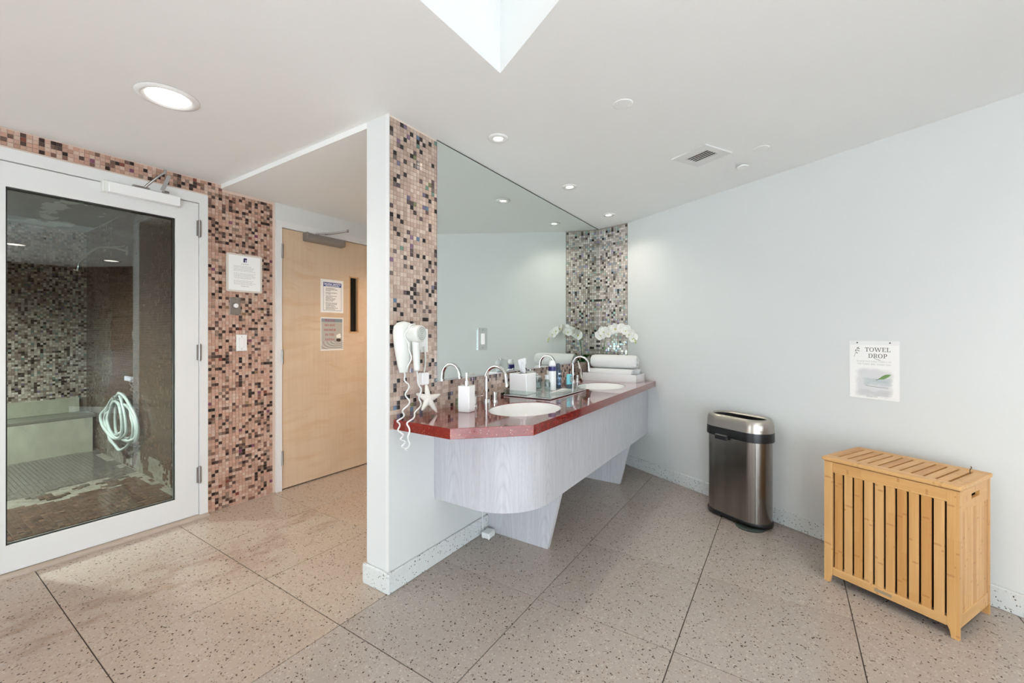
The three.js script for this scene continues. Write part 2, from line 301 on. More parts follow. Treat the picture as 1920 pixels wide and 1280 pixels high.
// ------------------------------------------------------------------ right wall, outer walls
const wallR = struct('wall_right', 'long plain white painted wall on the right');
{ const g = part('plaster', metreUV(box(4.7, CEIL, 0.12, 2.35, CEIL / 2, -0.06)), paint, wallR); g.position.set(S1[0], 0, S1[1]); g.rotation.y = TURN; }
const WB = { x0: -2.9, x1: 0.6, y0: 0.04, y1: 0.9 };
const wallB = struct('wall_back'); part('plaster', merge([boxAB(XW - 0.1, WB.x0, 0, CEIL, ZR, ZR + 0.12), boxAB(WB.x1, 1.95, 0, CEIL, ZR, ZR + 0.12), boxAB(WB.x0, WB.x1, WB.y1, CEIL, ZR, ZR + 0.12), boxAB(WB.x0, WB.x1, 0, WB.y0, ZR, ZR + 0.12)]), paint, wallB);
const winB = struct('added_window_2', 'added unseen low glazing that lights the room');  // unseen glazing added on this side to balance the daylight
for (let i = 0; i < 4; i++) { const x = WB.x0 + (WB.x1 - WB.x0) * i / 3; part('mullion', boxAB(x - (i ? 0.03 : 0), x + (i < 3 ? 0.03 : 0), WB.y0, WB.y1, ZR + 0.03, ZR + 0.09), whiteTrim, winB); }
part('window_frame', merge([boxAB(WB.x0, WB.x1, WB.y0, WB.y0 + 0.05, ZR + 0.03, ZR + 0.09), boxAB(WB.x0, WB.x1, WB.y1 - 0.05, WB.y1, ZR + 0.03, ZR + 0.09)]), whiteTrim, winB);
part('pane', boxAB(WB.x0, WB.x1, WB.y0 + 0.05, WB.y1 - 0.05, ZR + 0.057, ZR + 0.063), phy({ color: '#ffffff', transmission: 1, thickness: 0, roughness: 0, ior: 1.45 }), winB);
part('tile_bed', boxAB(0.88, 1.95, 0, CEIL, ZR - 0.006, ZR), groutMat(PALETTE.brown.grout), wallB);  // unseen dark mosaic added so the glass door mirrors something dark
mosaic(wallB, V(1.76, 0.002, ZR - 0.006), V(-1, 0, 0), V(0, 1, 0), 0.86, CEIL - 0.003, 'brown', {});
{
  const g = part('tile_bed', box(1.95, CEIL, 0.006, 2.75 + 0.975, CEIL / 2, 0.003), groutMat(PALETTE.brown.grout), wallR); g.position.set(S1[0], 0, S1[1]); g.rotation.y = TURN;
  const p = onR(2.755, 0.006, 0.002); mosaic(wallR, V(...p), V(DR[0], 0, DR[1]), V(0, 1, 0), 1.6, CEIL - 0.003, 'brown', {});  // added dark mosaic continues here, unseen, for the same reflection
}
const blocker = struct('sky_blocker', 'porch slab added outside the windows to cut the high sky');
part('blocker_slab', boxAB(XW - 0.14, 3.2, 2.24, 2.32, ZR + 0.12, ZR + 1.5), ceilPaint, blocker);  // unseen slab added to keep high sky light out of the glazing
const wallC = struct('wall_corridor'); part('plaster', metreUV(boxAB(4.7, 4.82, 0, CEIL, ZL - 0.1, ZM)), paint, wallC);
const wallW = struct('wall_window');
const openings = [{ z0: -2.95, z1: -2.2, y0: 0.04, y1: 1.3 }, { z0: 0.7, z1: 2.2, y0: 0.04, y1: 2.05 }], wx0 = XW - 0.14;  // first opening is added, unseen, to brighten the lower right wall
{
  const g = []; let z = ZL - 0.1;
  for (const o of openings) { g.push(boxAB(wx0, XW, 0, CEIL + 0.05, z, o.z0), boxAB(wx0, XW, 0, o.y0, o.z0, o.z1), boxAB(wx0, XW, o.y1, CEIL + 0.05, o.z0, o.z1)); z = o.z1; }
  g.push(boxAB(wx0, XW, 0, CEIL + 0.05, z, ZR + 0.1)); part('plaster', merge(g), paint, wallW);
}
openings.forEach((o, k) => {
  const win = struct(k ? 'window_3' : 'added_window_1', 'unseen window letting daylight in'), n = 2;
  for (let i = 0; i <= n; i++) { const z = o.z0 + (o.z1 - o.z0) * i / n; part('mullion', boxAB(XW - 0.1, XW - 0.04, o.y0, o.y1, z - (i ? 0.025 : 0), z + (i < n ? 0.025 : 0)), whiteTrim, win); }
  part('window_frame', merge([boxAB(XW - 0.099, XW - 0.041, o.y0, o.y0 + 0.05, o.z0, o.z1), boxAB(XW - 0.099, XW - 0.041, o.y1 - 0.05, o.y1, o.z0, o.z1)]), whiteTrim, win);
  part('pane', boxAB(XW - 0.073, XW - 0.067, o.y0 + 0.05, o.y1 - 0.05, o.z0, o.z1), phy({ color: '#ffffff', transmission: 1, thickness: 0, roughness: 0, ior: 1.45 }), win);
});

// ------------------------------------------------------------------ terrazzo baseboards
const bbG = (l, h = 0.096, t = 0.016) => metreUV(rbox(l, h, t, 0.006, l / 2, h / 2, t / 2), 0.8);
const bbM = struct('baseboard_partition'); part('cove_base', bbG(2.55).translate(XE - 0.004, 0, ZM), baseMat, bbM);
{ const g = part('cove_base', bbG(0.188), baseMat, bbM); g.position.set(XE, 0, ZM - 0.17); g.rotation.y = -Math.PI / 2; }
const bbR = struct('baseboard_right'); { const g = part('cove_base', bbG(4.5), baseMat, bbR); g.position.set(S1[0], 0, S1[1]); g.rotation.y = TURN; }
const bbE = struct('baseboard_end'); { const g = part('cove_base', bbG(0.33), baseMat, bbE); const a = Math.atan2(S1[1] - S0[1], S1[0] - S0[0]); g.position.set(S1[0], 0, S1[1]); g.rotation.y = -Math.atan2(S0[1] - S1[1], S0[0] - S1[0]); void a; }

// ------------------------------------------------------------------ steam room behind the glass door
const ZS = -6.35, XS = 1.29, XS0 = -1.2, CS = 2.31;
const wSB = struct('wall_steam_back', 'grey brown glass mosaic back wall of the steam room');
part('wall_core', boxAB(XS0 - 0.1, XS + 0.1, -0.1, CS + 0.1, ZS - 0.12, ZS - 0.004), groutMat(PALETTE.steam.grout), wSB);
mosaic(wSB, V(XS0, 0.52, ZS - 0.004), V(1, 0, 0), V(0, 1, 0), XS - XS0, CS - 0.52, 'steam', { film: 0.12 });
const wSR = struct('wall_steam_right', 'dark brown mosaic side wall with pale lime marks');
part('wall_core', metreUV(boxAB(XS + 0.004, XS + 0.1, -0.1, CS, ZS, ZL - 0.11), 0.6), mortarPale, wSR);
{
  const lime = hexes('#6f675e', '#7d756b', '#5f574f'), Lz = -ZS + ZL - 0.12;
  mosaic(wSR, V(XS + 0.004, 0.0, ZS), V(0, 0, 1), V(0, 1, 0), Lz, CS, 'brown', {
    keep: (q, w) => { const u = Lz - q; return !(w < 0.12 + 0.26 * (fbm(u * 2.4, 1.5, 3, 71) - 0.32) && fbm(u * 9, w * 9, 3, 72) > 0.36 && u > 0.35 && u < 2.3); },
    pick: (q, w) => { const u = Lz - q, f = fbm(u * 2.2, w * 1.7, 3, 73) * Math.min(1, Math.max(0, (u - 1.7) * 2)); return f > 0.44 && rnd() < 0.75 ? lime[Math.floor(rnd() * 3)] : null; } });
}
const wSL = struct('wall_steam_left'); part('wall_core', boxAB(XS0 - 0.1, XS0, -0.1, CS, ZS, ZL - 0.11), groutMat('#5a4a3e'), wSL);
const cSt = struct('ceiling_steam', 'flaking grey painted ceiling of the steam room');
part('ceiling_board', boxAB(XS0 - 0.1, XS + 0.1, CS, CS + 0.1, ZS - 0.1, ZL - 0.1), std({ map: dataTex(512, 512, (u, v) => { const n = fbm(u * 16, v * 11, 5, 81), b = fbm(u * 3, v * 3, 2, 82); return n + b * 0.25 > 0.69 ? [168, 176, 168] : mix([78, 82, 76], [98, 102, 96], fbm(u * 40, v * 40, 2, 83)); }), roughness: 0.8 }), cSt);
const fSt = struct('floor_steam', 'brown mosaic steam room floor with a band of bare mortar');
part('mortar_bed', metreUV(boxAB(XS0, XS, -0.1, -0.003, ZS, ZL - 0.02), 0.5), mortarPale, fSt);
mosaic(fSt, V(XS0, -0.003, ZL - 0.03), V(1, 0, 0), V(0, 0, -1), XS - XS0, -ZS + ZL - 0.42, 'brown', {
  pitch: 0.0264,
  keep: (u, w) => { const m = w + 0.35 * (fbm(u * 3, w * 3, 3, 91) - 0.5) - (u - 2.0) * 0.08; return !(m > 1.12 && m < 1.42 && fbm(u * 8, w * 8, 2, 92) > 0.34) && !(u > 2.42 && fbm(u * 7, w * 5, 2, 93) > 0.45); },
  pick: (u, w) => (w - (u - 2.0) * 0.08 + 0.3 * (fbm(u * 3, w * 3, 3, 91) - 0.5) > 1.3 ? hexes('#5f5c57', '#6a6660', '#55524d')[Math.floor(rnd() * 3)] : null) });
{
  const t = thing('steam_bench', 'pale stone bench along the back of the steam room', 'bench', [XS0, 0, ZS]);
  part('bench_front', metreUV(boxAB(0.002, XS - XS0 - 0.03, 0, 0.345, 0.32, 0.37), 1.2), concrete, t);
  part('bench_seat', metreUV(rbox(XS - XS0 - 0.005, 0.03, 0.37, 0.006, (XS - XS0) / 2, 0.36, 0.185), 1.2), std({ color: '#6d6c60', roughness: 0.5 }), t);
  part('backrest_slab', metreUV(rbox(XS - XS0 - 0.06, 0.15, 0.03, 0.004, (XS - XS0) / 2 - 0.03, 0.45, 0.017), 1.2), concrete, t);
}
{
  const t = thing('hose', 'coiled pale grey hose hung on the steam room side wall', 'hose', [XS, 0.19, -5.05]);
  const hoseMat = std({ color: '#c9d4d0', roughness: 0.3 }), pts = [];
  for (let i = 0; i <= 130; i++) {
    const a = i / 130 * Math.PI * 2 * 6.5, k = i / 130, w = 0.36 + 0.17 * Math.sin(k * 17), h = 0.19 + 0.04 * Math.cos(k * 23);
    pts.push([-0.028 - 0.05 * hash(i >> 3, 2, 8) - 0.012 * Math.sin(a * 0.5), 0.24 + h * Math.cos(a) + 0.05 * (1 - Math.abs(Math.sin(a))) * Math.sin(k * 9), 0.0 + w * Math.sin(a) * (0.62 + 0.38 * (1 - Math.cos(a)) / 2) + 0.05 * Math.sin(k * 11)]);
  }
  part('coil', tube(pts, 0.0125, 420, 7), hoseMat, t);
  part('hook', tube([[-0.0, 0.44, 0.02], [-0.05, 0.43, 0.02], [-0.09, 0.43, 0.02], [-0.1, 0.46, 0.02]], 0.006, 12, 6), chrome, t);
}
{
  const t = thing('shower_arm', 'chrome shower arm and head on the steam room wall', 'shower', [XS, 1.95, -5.0]);
  part('wall_flange', new THREE.CylinderGeometry(0.04, 0.04, 0.012, 24).rotateZ(Math.PI / 2).translate(-0.007, 0, 0), chrome, t);
  part('arm', tube([[0, 0, 0], [-0.06, 0.03, -0.1], [-0.12, 0.05, -0.3], [-0.16, 0.0, -0.55], [-0.18, -0.06, -0.72]], 0.011, 30, 8), chrome, t);
  part('shower_head', lathe([[0, 0], [0.012, 0], [0.016, -0.03], [0.034, -0.06], [0.036, -0.075], [0, -0.076]], 20).rotateX(0.5).translate(-0.182, -0.062, -0.73), chrome, t);
  part('diverter', tube([[-0.05, 0.03, 0.12], [-0.06, 0.03, 0], [-0.07, 0.05, -0.16]], 0.007, 10, 6), chrome, t);
}

// ------------------------------------------------------------------ steam room door
{
  const d = thing('glass_door', 'white framed steam room door with one large glass pane', 'door', [SH.x0, 0, ZL]);
  const W = SH.x1 - SH.x0, H = SH.top, j = 0.048;
  const fr = part('door_frame', merge([boxAB(0, j, 0, H, -0.12, 0.016), boxAB(W - j, W, 0, H, -0.12, 0.016), boxAB(j, W - j, H - j - 0.014, H, -0.12, 0.016)]), whiteTrim, d); void fr;
  const L0 = j + 0.003, L1 = W - j - 0.003, B = 0.017, T = H - j - 0.018, g0 = 0.37 - SH.x0, g1 = 1.06 - SH.x0, gb = 0.15, gt = 1.932, zf = 0.006, zb = -0.04;
  part('stile', boxAB(L0, g0, B, T, zb, zf), whiteTrim, d); part('stile_001', boxAB(g1, L1, B, T, zb, zf), whiteTrim, d);
  part('rail', boxAB(g0, g1, gt, T, zb, zf), whiteTrim, d); part('rail_001', boxAB(g0, g1, B, gb, zb, zf), whiteTrim, d);
  part('gasket', merge([boxAB(g0, g0 + 0.006, gb, gt, -0.018, -0.006), boxAB(g1 - 0.006, g1, gb, gt, -0.018, -0.006), boxAB(g0, g1, gb, gb + 0.006, -0.018, -0.006), boxAB(g0, g1, gt - 0.006, gt, -0.018, -0.006)]), std({ color: '#2b2b2a', roughness: 0.6 }), d);
  part('glass_pane', boxAB(g0 + 0.002, g1 - 0.002, gb + 0.002, gt - 0.002, -0.03, -0.024), pane, d);
  [1.89, 1.08, 0.28].forEach((y, i) => { const h = part(i ? 'hinge_00' + i : 'hinge', merge([cyl(0.0065, 0.0065, 0.1, 0, -0.05, 0, 12), cyl(0.008, 0.008, 0.006, 0, 0.05, 0, 12), cyl(0.008, 0.008, 0.006, 0, -0.056, 0, 12), boxAB(-0.016, 0.012, -0.05, 0.05, -0.004, -0.001)]), satin, d); h.position.set(L1 + 0.001, y, 0.022); });
  part('threshold', rbox(W, 0.016, 0.11, 0.004, W / 2, 0.006, -0.0), std({ color: '#b9ab9d', roughness: 0.55 }), d);
}
{
  const t = thing('door_closer', 'white door closer on the glass steam room door', 'door closer', [0.735, 2.0, ZL + 0.008]);
  part('body', rbox(0.335, 0.06, 0.052, 0.005, 0.1675, 0.03, 0.026), whiteGloss, t);
  part('end_cap', rbox(0.028, 0.062, 0.044, 0.006, -0.01, 0.03, 0.022), creamPlastic, t);
  part('arm', tube([[0.155, 0.066, 0.075], [0.19, 0.115, 0.1], [0.235, 0.168, 0.12]], 0.006, 8, 8), satin, t);
  part('arm_link', new THREE.BoxGeometry(0.02, 0.1, 0.006).rotateX(0.35).rotateZ(-0.25).translate(0.247, 0.112, 0.088), satin, t);
  part('pivot', cyl(0.008, 0.008, 0.026, 0.235, 0.155, 0.118, 12), satin, t);
  part('arm_shoe', rbox(0.08, 0.014, 0.02, 0.005, 0.15, 0.072, 0.018), satin, t);
  part('spindle', rbox(0.03, 0.014, 0.03, 0.004, 0.258, 0.065, 0.05), satin, t);
}

// ------------------------------------------------------------------ sauna door
const leafX0 = 1.729, leafX1 = 2.592;
{
  const d = thing('sauna_door', 'pale birch wooden sauna door with narrow dark window', 'door', [SA.x0, 0, ZL]);
  const W = SA.x1 - SA.x0, H = SA.top, a = leafX0 - SA.x0, b = leafX1 - SA.x0, T = 2.012;
  part('door_frame', merge([boxAB(0, a - 0.002, 0, H, -0.12, 0.012), boxAB(b + 0.002, W, 0, H, -0.12, 0.012), boxAB(a - 0.002, b + 0.002, T + 0.004, H, -0.12, 0.012)]), whiteTrim, d);
  const wx0 = 2.329 - SA.x0, wx1 = 2.424 - SA.x0, wy0 = 1.214, wy1 = 1.708, z0 = -0.05, z1 = -0.004, uvd = (g) => metreUV(g, 1, 0.1);
  const leaf = merge([boxAB(a, wx0, 0.01, T, z0, z1), boxAB(wx1, b, 0.01, T, z0, z1), boxAB(wx0, wx1, 0.01, wy0, z0, z1), boxAB(wx0, wx1, wy1, T, z0, z1)]);
  const u = uvd(leaf).attributes.uv; for (let i = 0; i < u.count; i++) u.setXY(i, u.getX(i) / 0.9, u.getY(i) / 2.02);
  part('door_leaf', leaf, birchMat, d);
  const wn = part('vision_panel', merge([boxAB(wx0 - 0.003, wx0 + 0.008, wy0 - 0.003, wy1 + 0.003, -0.028, -0.001), boxAB(wx1 - 0.008, wx1 + 0.003, wy0 - 0.003, wy1 + 0.003, -0.028, -0.001), boxAB(wx0, wx1, wy1 - 0.008, wy1 + 0.003, -0.028, -0.001), boxAB(wx0, wx1, wy0 - 0.003, wy0 + 0.008, -0.028, -0.001)]), std({ color: '#d3a97c', roughness: 0.5 }), d);
  part('wired_glass', boxAB(wx0, wx1, wy0, wy1, -0.036, -0.03), phy({ color: '#cfd4d0', transmission: 1, thickness: 0, roughness: 0, ior: 1.5 }), wn);
  const wires = []; for (let i = -6; i < 12; i++) for (const s of [1, -1]) {
    const y = wy0 + i * 0.045, P = [], q0 = s > 0 ? wx0 : wx1, q1 = s > 0 ? wx1 : wx0; for (const k of [0, 1]) P.push([q0 + (q1 - q0) * k, Math.min(wy1, Math.max(wy0, y + k * (wx1 - wx0)))]);
    if (P[1][1] - P[0][1] > 0.09) { const l = Math.hypot(P[1][0] - P[0][0], P[1][1] - P[0][1]); wires.push(new THREE.BoxGeometry(l, 0.0007, 0.0007).rotateZ(Math.atan2(P[1][1] - P[0][1], P[1][0] - P[0][0])).translate((P[0][0] + P[1][0]) / 2, (P[0][1] + P[1][1]) / 2, -0.0385)); }
  }
  part('wire_mesh', merge(wires), std({ color: '#4a463f', roughness: 0.5, metalness: 0.6 }), wn);
  [1.835, 1.025, 0.25].forEach((y, i) => { const h = part(i ? 'hinge_00' + i : 'hinge', merge([cyl(0.0065, 0.0065, 0.11, 0, -0.055, 0, 12), boxAB(-0.003, 0.011, -0.055, 0.055, -0.006, -0.002)]), satin, d); h.position.set(a - 0.001, y, 0.014); });
  const pl = part('push_plate', rbox(0.05, 0.3, 0.003, 0.001, 2.545 - SA.x0, 1.18, -0.0025), satin, d);
  part('pull_handle', tube([[2.545 - SA.x0, 1.28, 0], [2.545 - SA.x0, 1.28, 0.04], [2.545 - SA.x0, 1.18, 0.045], [2.545 - SA.x0, 1.08, 0.04], [2.545 - SA.x0, 1.08, 0]], 0.007, 24, 8), satin, pl);
  // the dark sauna cabin behind the leaf
}
const wSa = struct('wall_sauna', 'dark timber lining of the sauna cabin');
part('lining', merge([boxAB(1.42, 3.3, 0, 2.2, -4.66, -4.6), boxAB(1.42, 1.5, 0, 2.2, -4.6, ZL - 0.12), boxAB(3.22, 3.3, 0, 2.2, -4.6, ZL - 0.12), boxAB(1.42, 3.3, 2.2, 2.26, -4.66, ZL - 0.1), boxAB(1.42, 3.3, -0.06, 0, -4.66, ZL - 0.12)]), std({ color: '#3a2417', roughness: 0.8 }), wSa);
{
  const t = thing('door_closer', 'brushed grey door closer on the wooden sauna door', 'door closer', [1.9, 1.945, ZL - 0.003]);
  const prof = new THREE.Shape(); prof.moveTo(0, 0); prof.lineTo(0.05, 0.0); prof.quadraticCurveTo(0.064, 0.004, 0.064, 0.03); prof.quadraticCurveTo(0.06, 0.062, 0.03, 0.066); prof.lineTo(0, 0.066);
  part('body', new THREE.ExtrudeGeometry(prof, { depth: 0.33, bevelEnabled: true, bevelSize: 0.001, bevelThickness: 0.001, curveSegments: 10 }).rotateY(Math.PI / 2).scale(1, 1, -1).translate(0.015, 0, 0), closerGrey, t).geometry.computeVertexNormals();
  part('end_cap', rbox(0.014, 0.067, 0.064, 0.004, 0.006, 0.033, 0.033), std({ color: '#8d8984', metalness: 0.5, roughness: 0.45 }), t);
  part('arm', tube([[0.1, 0.074, 0.03], [0.2, 0.09, 0.1], [0.29, 0.115, 0.17]], 0.006, 10, 8), satin, t);
  part('arm_link', tube([[0.29, 0.115, 0.17], [0.24, 0.098, 0.1], [0.18, 0.082, 0.02]], 0.006, 10, 8), satin, t);
  part('pivot', cyl(0.009, 0.009, 0.02, 0.29, 0.106, 0.17, 14), satin, t);
  part('spindle', cyl(0.012, 0.012, 0.014, 0.105, 0.064, 0.03, 14), satin, t);
}

// ------------------------------------------------------------------ notices and switches on the door wall
const paperMat = (w, h, draw, rough = 0.55) => std({ map: canvas(w, h, draw), roughness: rough });
function sheet(t, w, h, mat, thick = 0.0012, edge = '#efeeea') {
  part('paper', rbox(w, h, thick, 0.0004, 0, h / 2, thick / 2, 1), std({ color: edge, roughness: 0.6 }), t);
  part('print', new THREE.PlaneGeometry(w * 0.996, h * 0.997).translate(0, h / 2, thick + 0.0004), mat, t);
}
{
  const w = 0.215, h = 0.28, t = thing('notice', 'white sauna safety notice with a blue heading', 'notice', [2.16, 1.381, ZL - 0.003]);
  sheet(t, w, h, paperMat(516, 672, (g, W, H) => {
    g.fillStyle = '#f3f1ee'; g.fillRect(0, 0, W, H); g.strokeStyle = '#4a5a86'; g.lineWidth = 5; g.strokeRect(60, 60, W - 110, H - 105);
    g.fillStyle = '#2f4c93'; g.fillRect(60, 60, W - 110, 84); g.fillStyle = '#ffffff'; g.textAlign = 'center'; g.font = 'bold 56px sans-serif'; g.fillText('SAUNA SAFETY', W / 2 + 4, 112, 380); g.fillRect(105, 123, W - 200, 10);
    g.fillStyle = '#3a3a42'; g.textAlign = 'left'; g.font = 'bold 22px sans-serif'; let y = 185;
    for (const bl of [['USE IMMEDIATELY IF', 'UNCOMFORTABLE, DIZZY', 'OR SLEEPY.'], ['SUPERVISE CHILDREN AT', 'ALL TIMES.'], ['CHECK WITH A DOCTOR', 'BEFORE USE IF', 'PREGNANT, IN POOR', 'HEALTH OR UNDER', 'MEDICAL CARE.'], ['BREATHING HEATED AIR', 'IN CONJUNCTION WITH', 'CONSUMPTION OF', 'ALCOHOL, DRUGS OR', 'MEDICATION MAY CAUSE', 'UNCONSCIOUSNESS.']]) { g.fillText('•', 82, y); for (const l of bl) { g.fillText(l, 112, y, 330); y += 25; } y += 16; }
  }), 0.0012);
}
{
  const w = 0.215, h = 0.28, t = thing('notice', 'poster with red lettering over raked sand and stones', 'notice', [2.16, 1.061, ZL - 0.003]);
  sheet(t, w, h, paperMat(516, 672, (g, W, H) => {
    g.fillStyle = '#efece8'; g.fillRect(0, 0, W, H);
    g.fillStyle = '#b9b6ae'; g.fillRect(16, 24, W - 40, H - 50); g.fillStyle = '#8f9aa6'; g.fillRect(16, 24, W - 40, 70); g.fillStyle = '#7d8f97'; g.fillRect(300, 40, W - 324, 44);
    g.lineWidth = 9; for (let i = 0; i < 9; i++) { g.strokeStyle = i % 2 ? '#d9d6cf' : '#918d86'; g.beginPath(); g.ellipse(400, 470, 90 + i * 42, 34 + i * 19, -0.12, 0.25, 3.3); g.stroke(); }
    g.fillStyle = '#efece8'; g.fillRect(0, H - 26, W, 26); g.fillRect(0, 0, 16, H);
    g.fillStyle = '#3a2a24'; g.beginPath(); g.ellipse(402, 462, 56, 30, 0, 0, 6.3); g.fill(); g.fillStyle = '#f4f2ec';
    for (const [x, y, r] of [[380, 372, 30], [420, 356, 34], [412, 400, 30], [440, 392, 24], [372, 402, 20]]) { g.beginPath(); g.ellipse(x, y, r, r * 0.8, 0, 0, 6.3); g.fill(); }
    g.fillStyle = '#a8342f'; g.font = 'bold 58px serif'; g.textAlign = 'center';
    ['PLEASE', 'DO NOT', 'SHOWER', 'IN THE', 'SAUNA'].forEach((l, i) => g.fillText(l, 205, 82 + i * 97, 270));
  }), 0.0012);
}
{
  const t = thing('notice', 'laminated white caution notice framed in beige on mosaic', 'notice', [1.465, 1.497, ZL + 0.002]);
  const sh = new THREE.Shape(), w = 0.235, h = 0.268, r = 0.014; sh.moveTo(-w / 2 + r, 0); sh.lineTo(w / 2 - r, 0); sh.quadraticCurveTo(w / 2, 0, w / 2, r); sh.lineTo(w / 2, h - r); sh.quadraticCurveTo(w / 2, h, w / 2 - r, h); sh.lineTo(-w / 2 + r, h); sh.quadraticCurveTo(-w / 2, h, -w / 2, h - r); sh.lineTo(-w / 2, r); sh.quadraticCurveTo(-w / 2, 0, -w / 2 + r, 0);
  part('backing', new THREE.ExtrudeGeometry(sh, { depth: 0.006, bevelEnabled: true, bevelSize: 0.001, bevelThickness: 0.001, curveSegments: 6 }), std({ color: '#d8cfc4', roughness: 0.4 }), t);
  part('print', new THREE.PlaneGeometry(w - 0.026, h - 0.024).translate(0, h / 2, 0.0078), paperMat(512, 600, (g, W, H) => {
    g.fillStyle = '#f6f6f4'; g.fillRect(0, 0, W, H); g.fillStyle = '#27265c'; g.fillRect(232, 52, 30, 56); g.fillRect(246, 36, 44, 24); g.beginPath(); g.arc(252, 48, 15, 0, 6.3); g.fill(); g.fillStyle = '#8d8fb0'; g.fillRect(270, 60, 18, 46);
    g.fillStyle = '#8c8c8c'; g.textAlign = 'center'; g.font = '26px serif'; g.fillText('CAUTION', W / 2, 150);
    g.fillStyle = '#b9b9b9'; for (let i = 0; i < 16; i++) { const y = 178 + i * 21, l = 90 + 280 * (0.7 + 0.3 * hash(i, 1, 1)); if (i === 5 || i === 11) continue; for (let x = 80; x < 60 + l;) { const q = 10 + 26 * hash(i, x, 2); g.fillRect(x, y, q, 6); x += q + 7; } }
    g.fillStyle = '#8a8a8a'; g.font = '22px serif'; g.fillText('THANK YOU', W / 2, 535);
  }, 0.3), t);
}
{
  const t = thing('timer_switch', 'grey metal timer plate with round knob below caution notice', 'timer', [1.405, 1.336, ZL + 0.002]);
  part('plate', rbox(0.07, 0.118, 0.004, 0.0015, 0, 0.059, 0.002), satin, t);
  part('dial', new THREE.CylinderGeometry(0.02, 0.02, 0.002, 28).rotateX(Math.PI / 2).translate(0, 0.062, 0.005), std({ color: '#7a7775', roughness: 0.5, metalness: 0.5 }), t);
  part('knob', lathe([[0, 0.018], [0.012, 0.018], [0.0155, 0.014], [0.017, 0], [0, 0]], 28).rotateX(Math.PI / 2).translate(0, 0.062, 0.005), whiteGloss, t);
  for (const y of [0.012, 0.106]) part('screw', new THREE.CylinderGeometry(0.003, 0.003, 0.001, 10).rotateX(Math.PI / 2).translate(0, y, 0.0045), chrome, t);
}
function rockerPlate(t, w, h, plate, rock) {
  part('plate', rbox(w, h, 0.006, 0.0022, 0, h / 2, 0.003), plate, t);
  part('rocker', rbox(0.033, 0.066, 0.006, 0.0015, 0, h / 2, 0.0065).rotateX(0), rock, t);
  for (const y of [0.014, h - 0.014]) part('screw', new THREE.CylinderGeometry(0.0028, 0.0028, 0.001, 10).rotateX(Math.PI / 2).translate(0, y, 0.0062), std({ color: '#8a8a8a', metalness: 0.8, roughness: 0.4 }), t);
}
rockerPlate(thing('light_switch', 'white rocker switch on the pink mosaic beside glass door', 'switch', [1.445, 1.08, ZL + 0.002]), 0.07, 0.116, whitePlastic, whiteGloss);

// ------------------------------------------------------------------ mirror and what hangs on the partition
const MX0 = 1.636, MX1 = S0[0] - 0.006, MY0 = 0.956, MY1 = CEIL - 0.008;
{
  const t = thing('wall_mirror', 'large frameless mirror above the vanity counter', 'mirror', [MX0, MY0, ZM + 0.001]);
  const W = MX1 - MX0, H = MY1 - MY0;
  part('mirror_glass', boxAB(0, W, 0, H, 0, 0.006), mirrorMat, t);
  part('edge_channel', merge([boxAB(-0.004, W, -0.007, 0.003, -0.001, 0.0085), boxAB(-0.004, 0.001, 0, H, -0.001, 0.007)]), chrome, t);
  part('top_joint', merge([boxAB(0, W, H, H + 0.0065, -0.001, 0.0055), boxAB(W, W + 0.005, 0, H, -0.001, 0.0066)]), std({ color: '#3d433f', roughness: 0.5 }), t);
}
rockerPlate(thing('light_switch', 'rocker switch in a mirrored plate on the vanity mirror', 'switch', [2.022, 1.103, ZM + 0.0075]), 0.094, 0.134, std({ color: '#c9cfcd', metalness: 1, roughness: 0.06 }), whiteGloss);
{
  const t = thing('wall_outlet', 'white wall outlet plate beside the hair dryer', 'outlet', [1.528, 1.108, ZM + 0.001]);
  part('plate', rbox(0.075, 0.118, 0.007, 0.002, 0, 0.059, 0.0035), whitePlastic, t);
  part('face', rbox(0.034, 0.068, 0.003, 0.001, 0.008, 0.059, 0.008), whiteGloss, t);
  part('lead', tube([[0.004, 0.03, 0.014], [0.006, -0.02, 0.02], [0.006, -0.07, 0.018], [0.0, -0.1, 0.016]], 0.0045, 20, 8), creamPlastic, t);
  part('inline_box', rbox(0.05, 0.062, 0.03, 0.006, -0.002, -0.132, 0.017), whiteGloss, t);
}
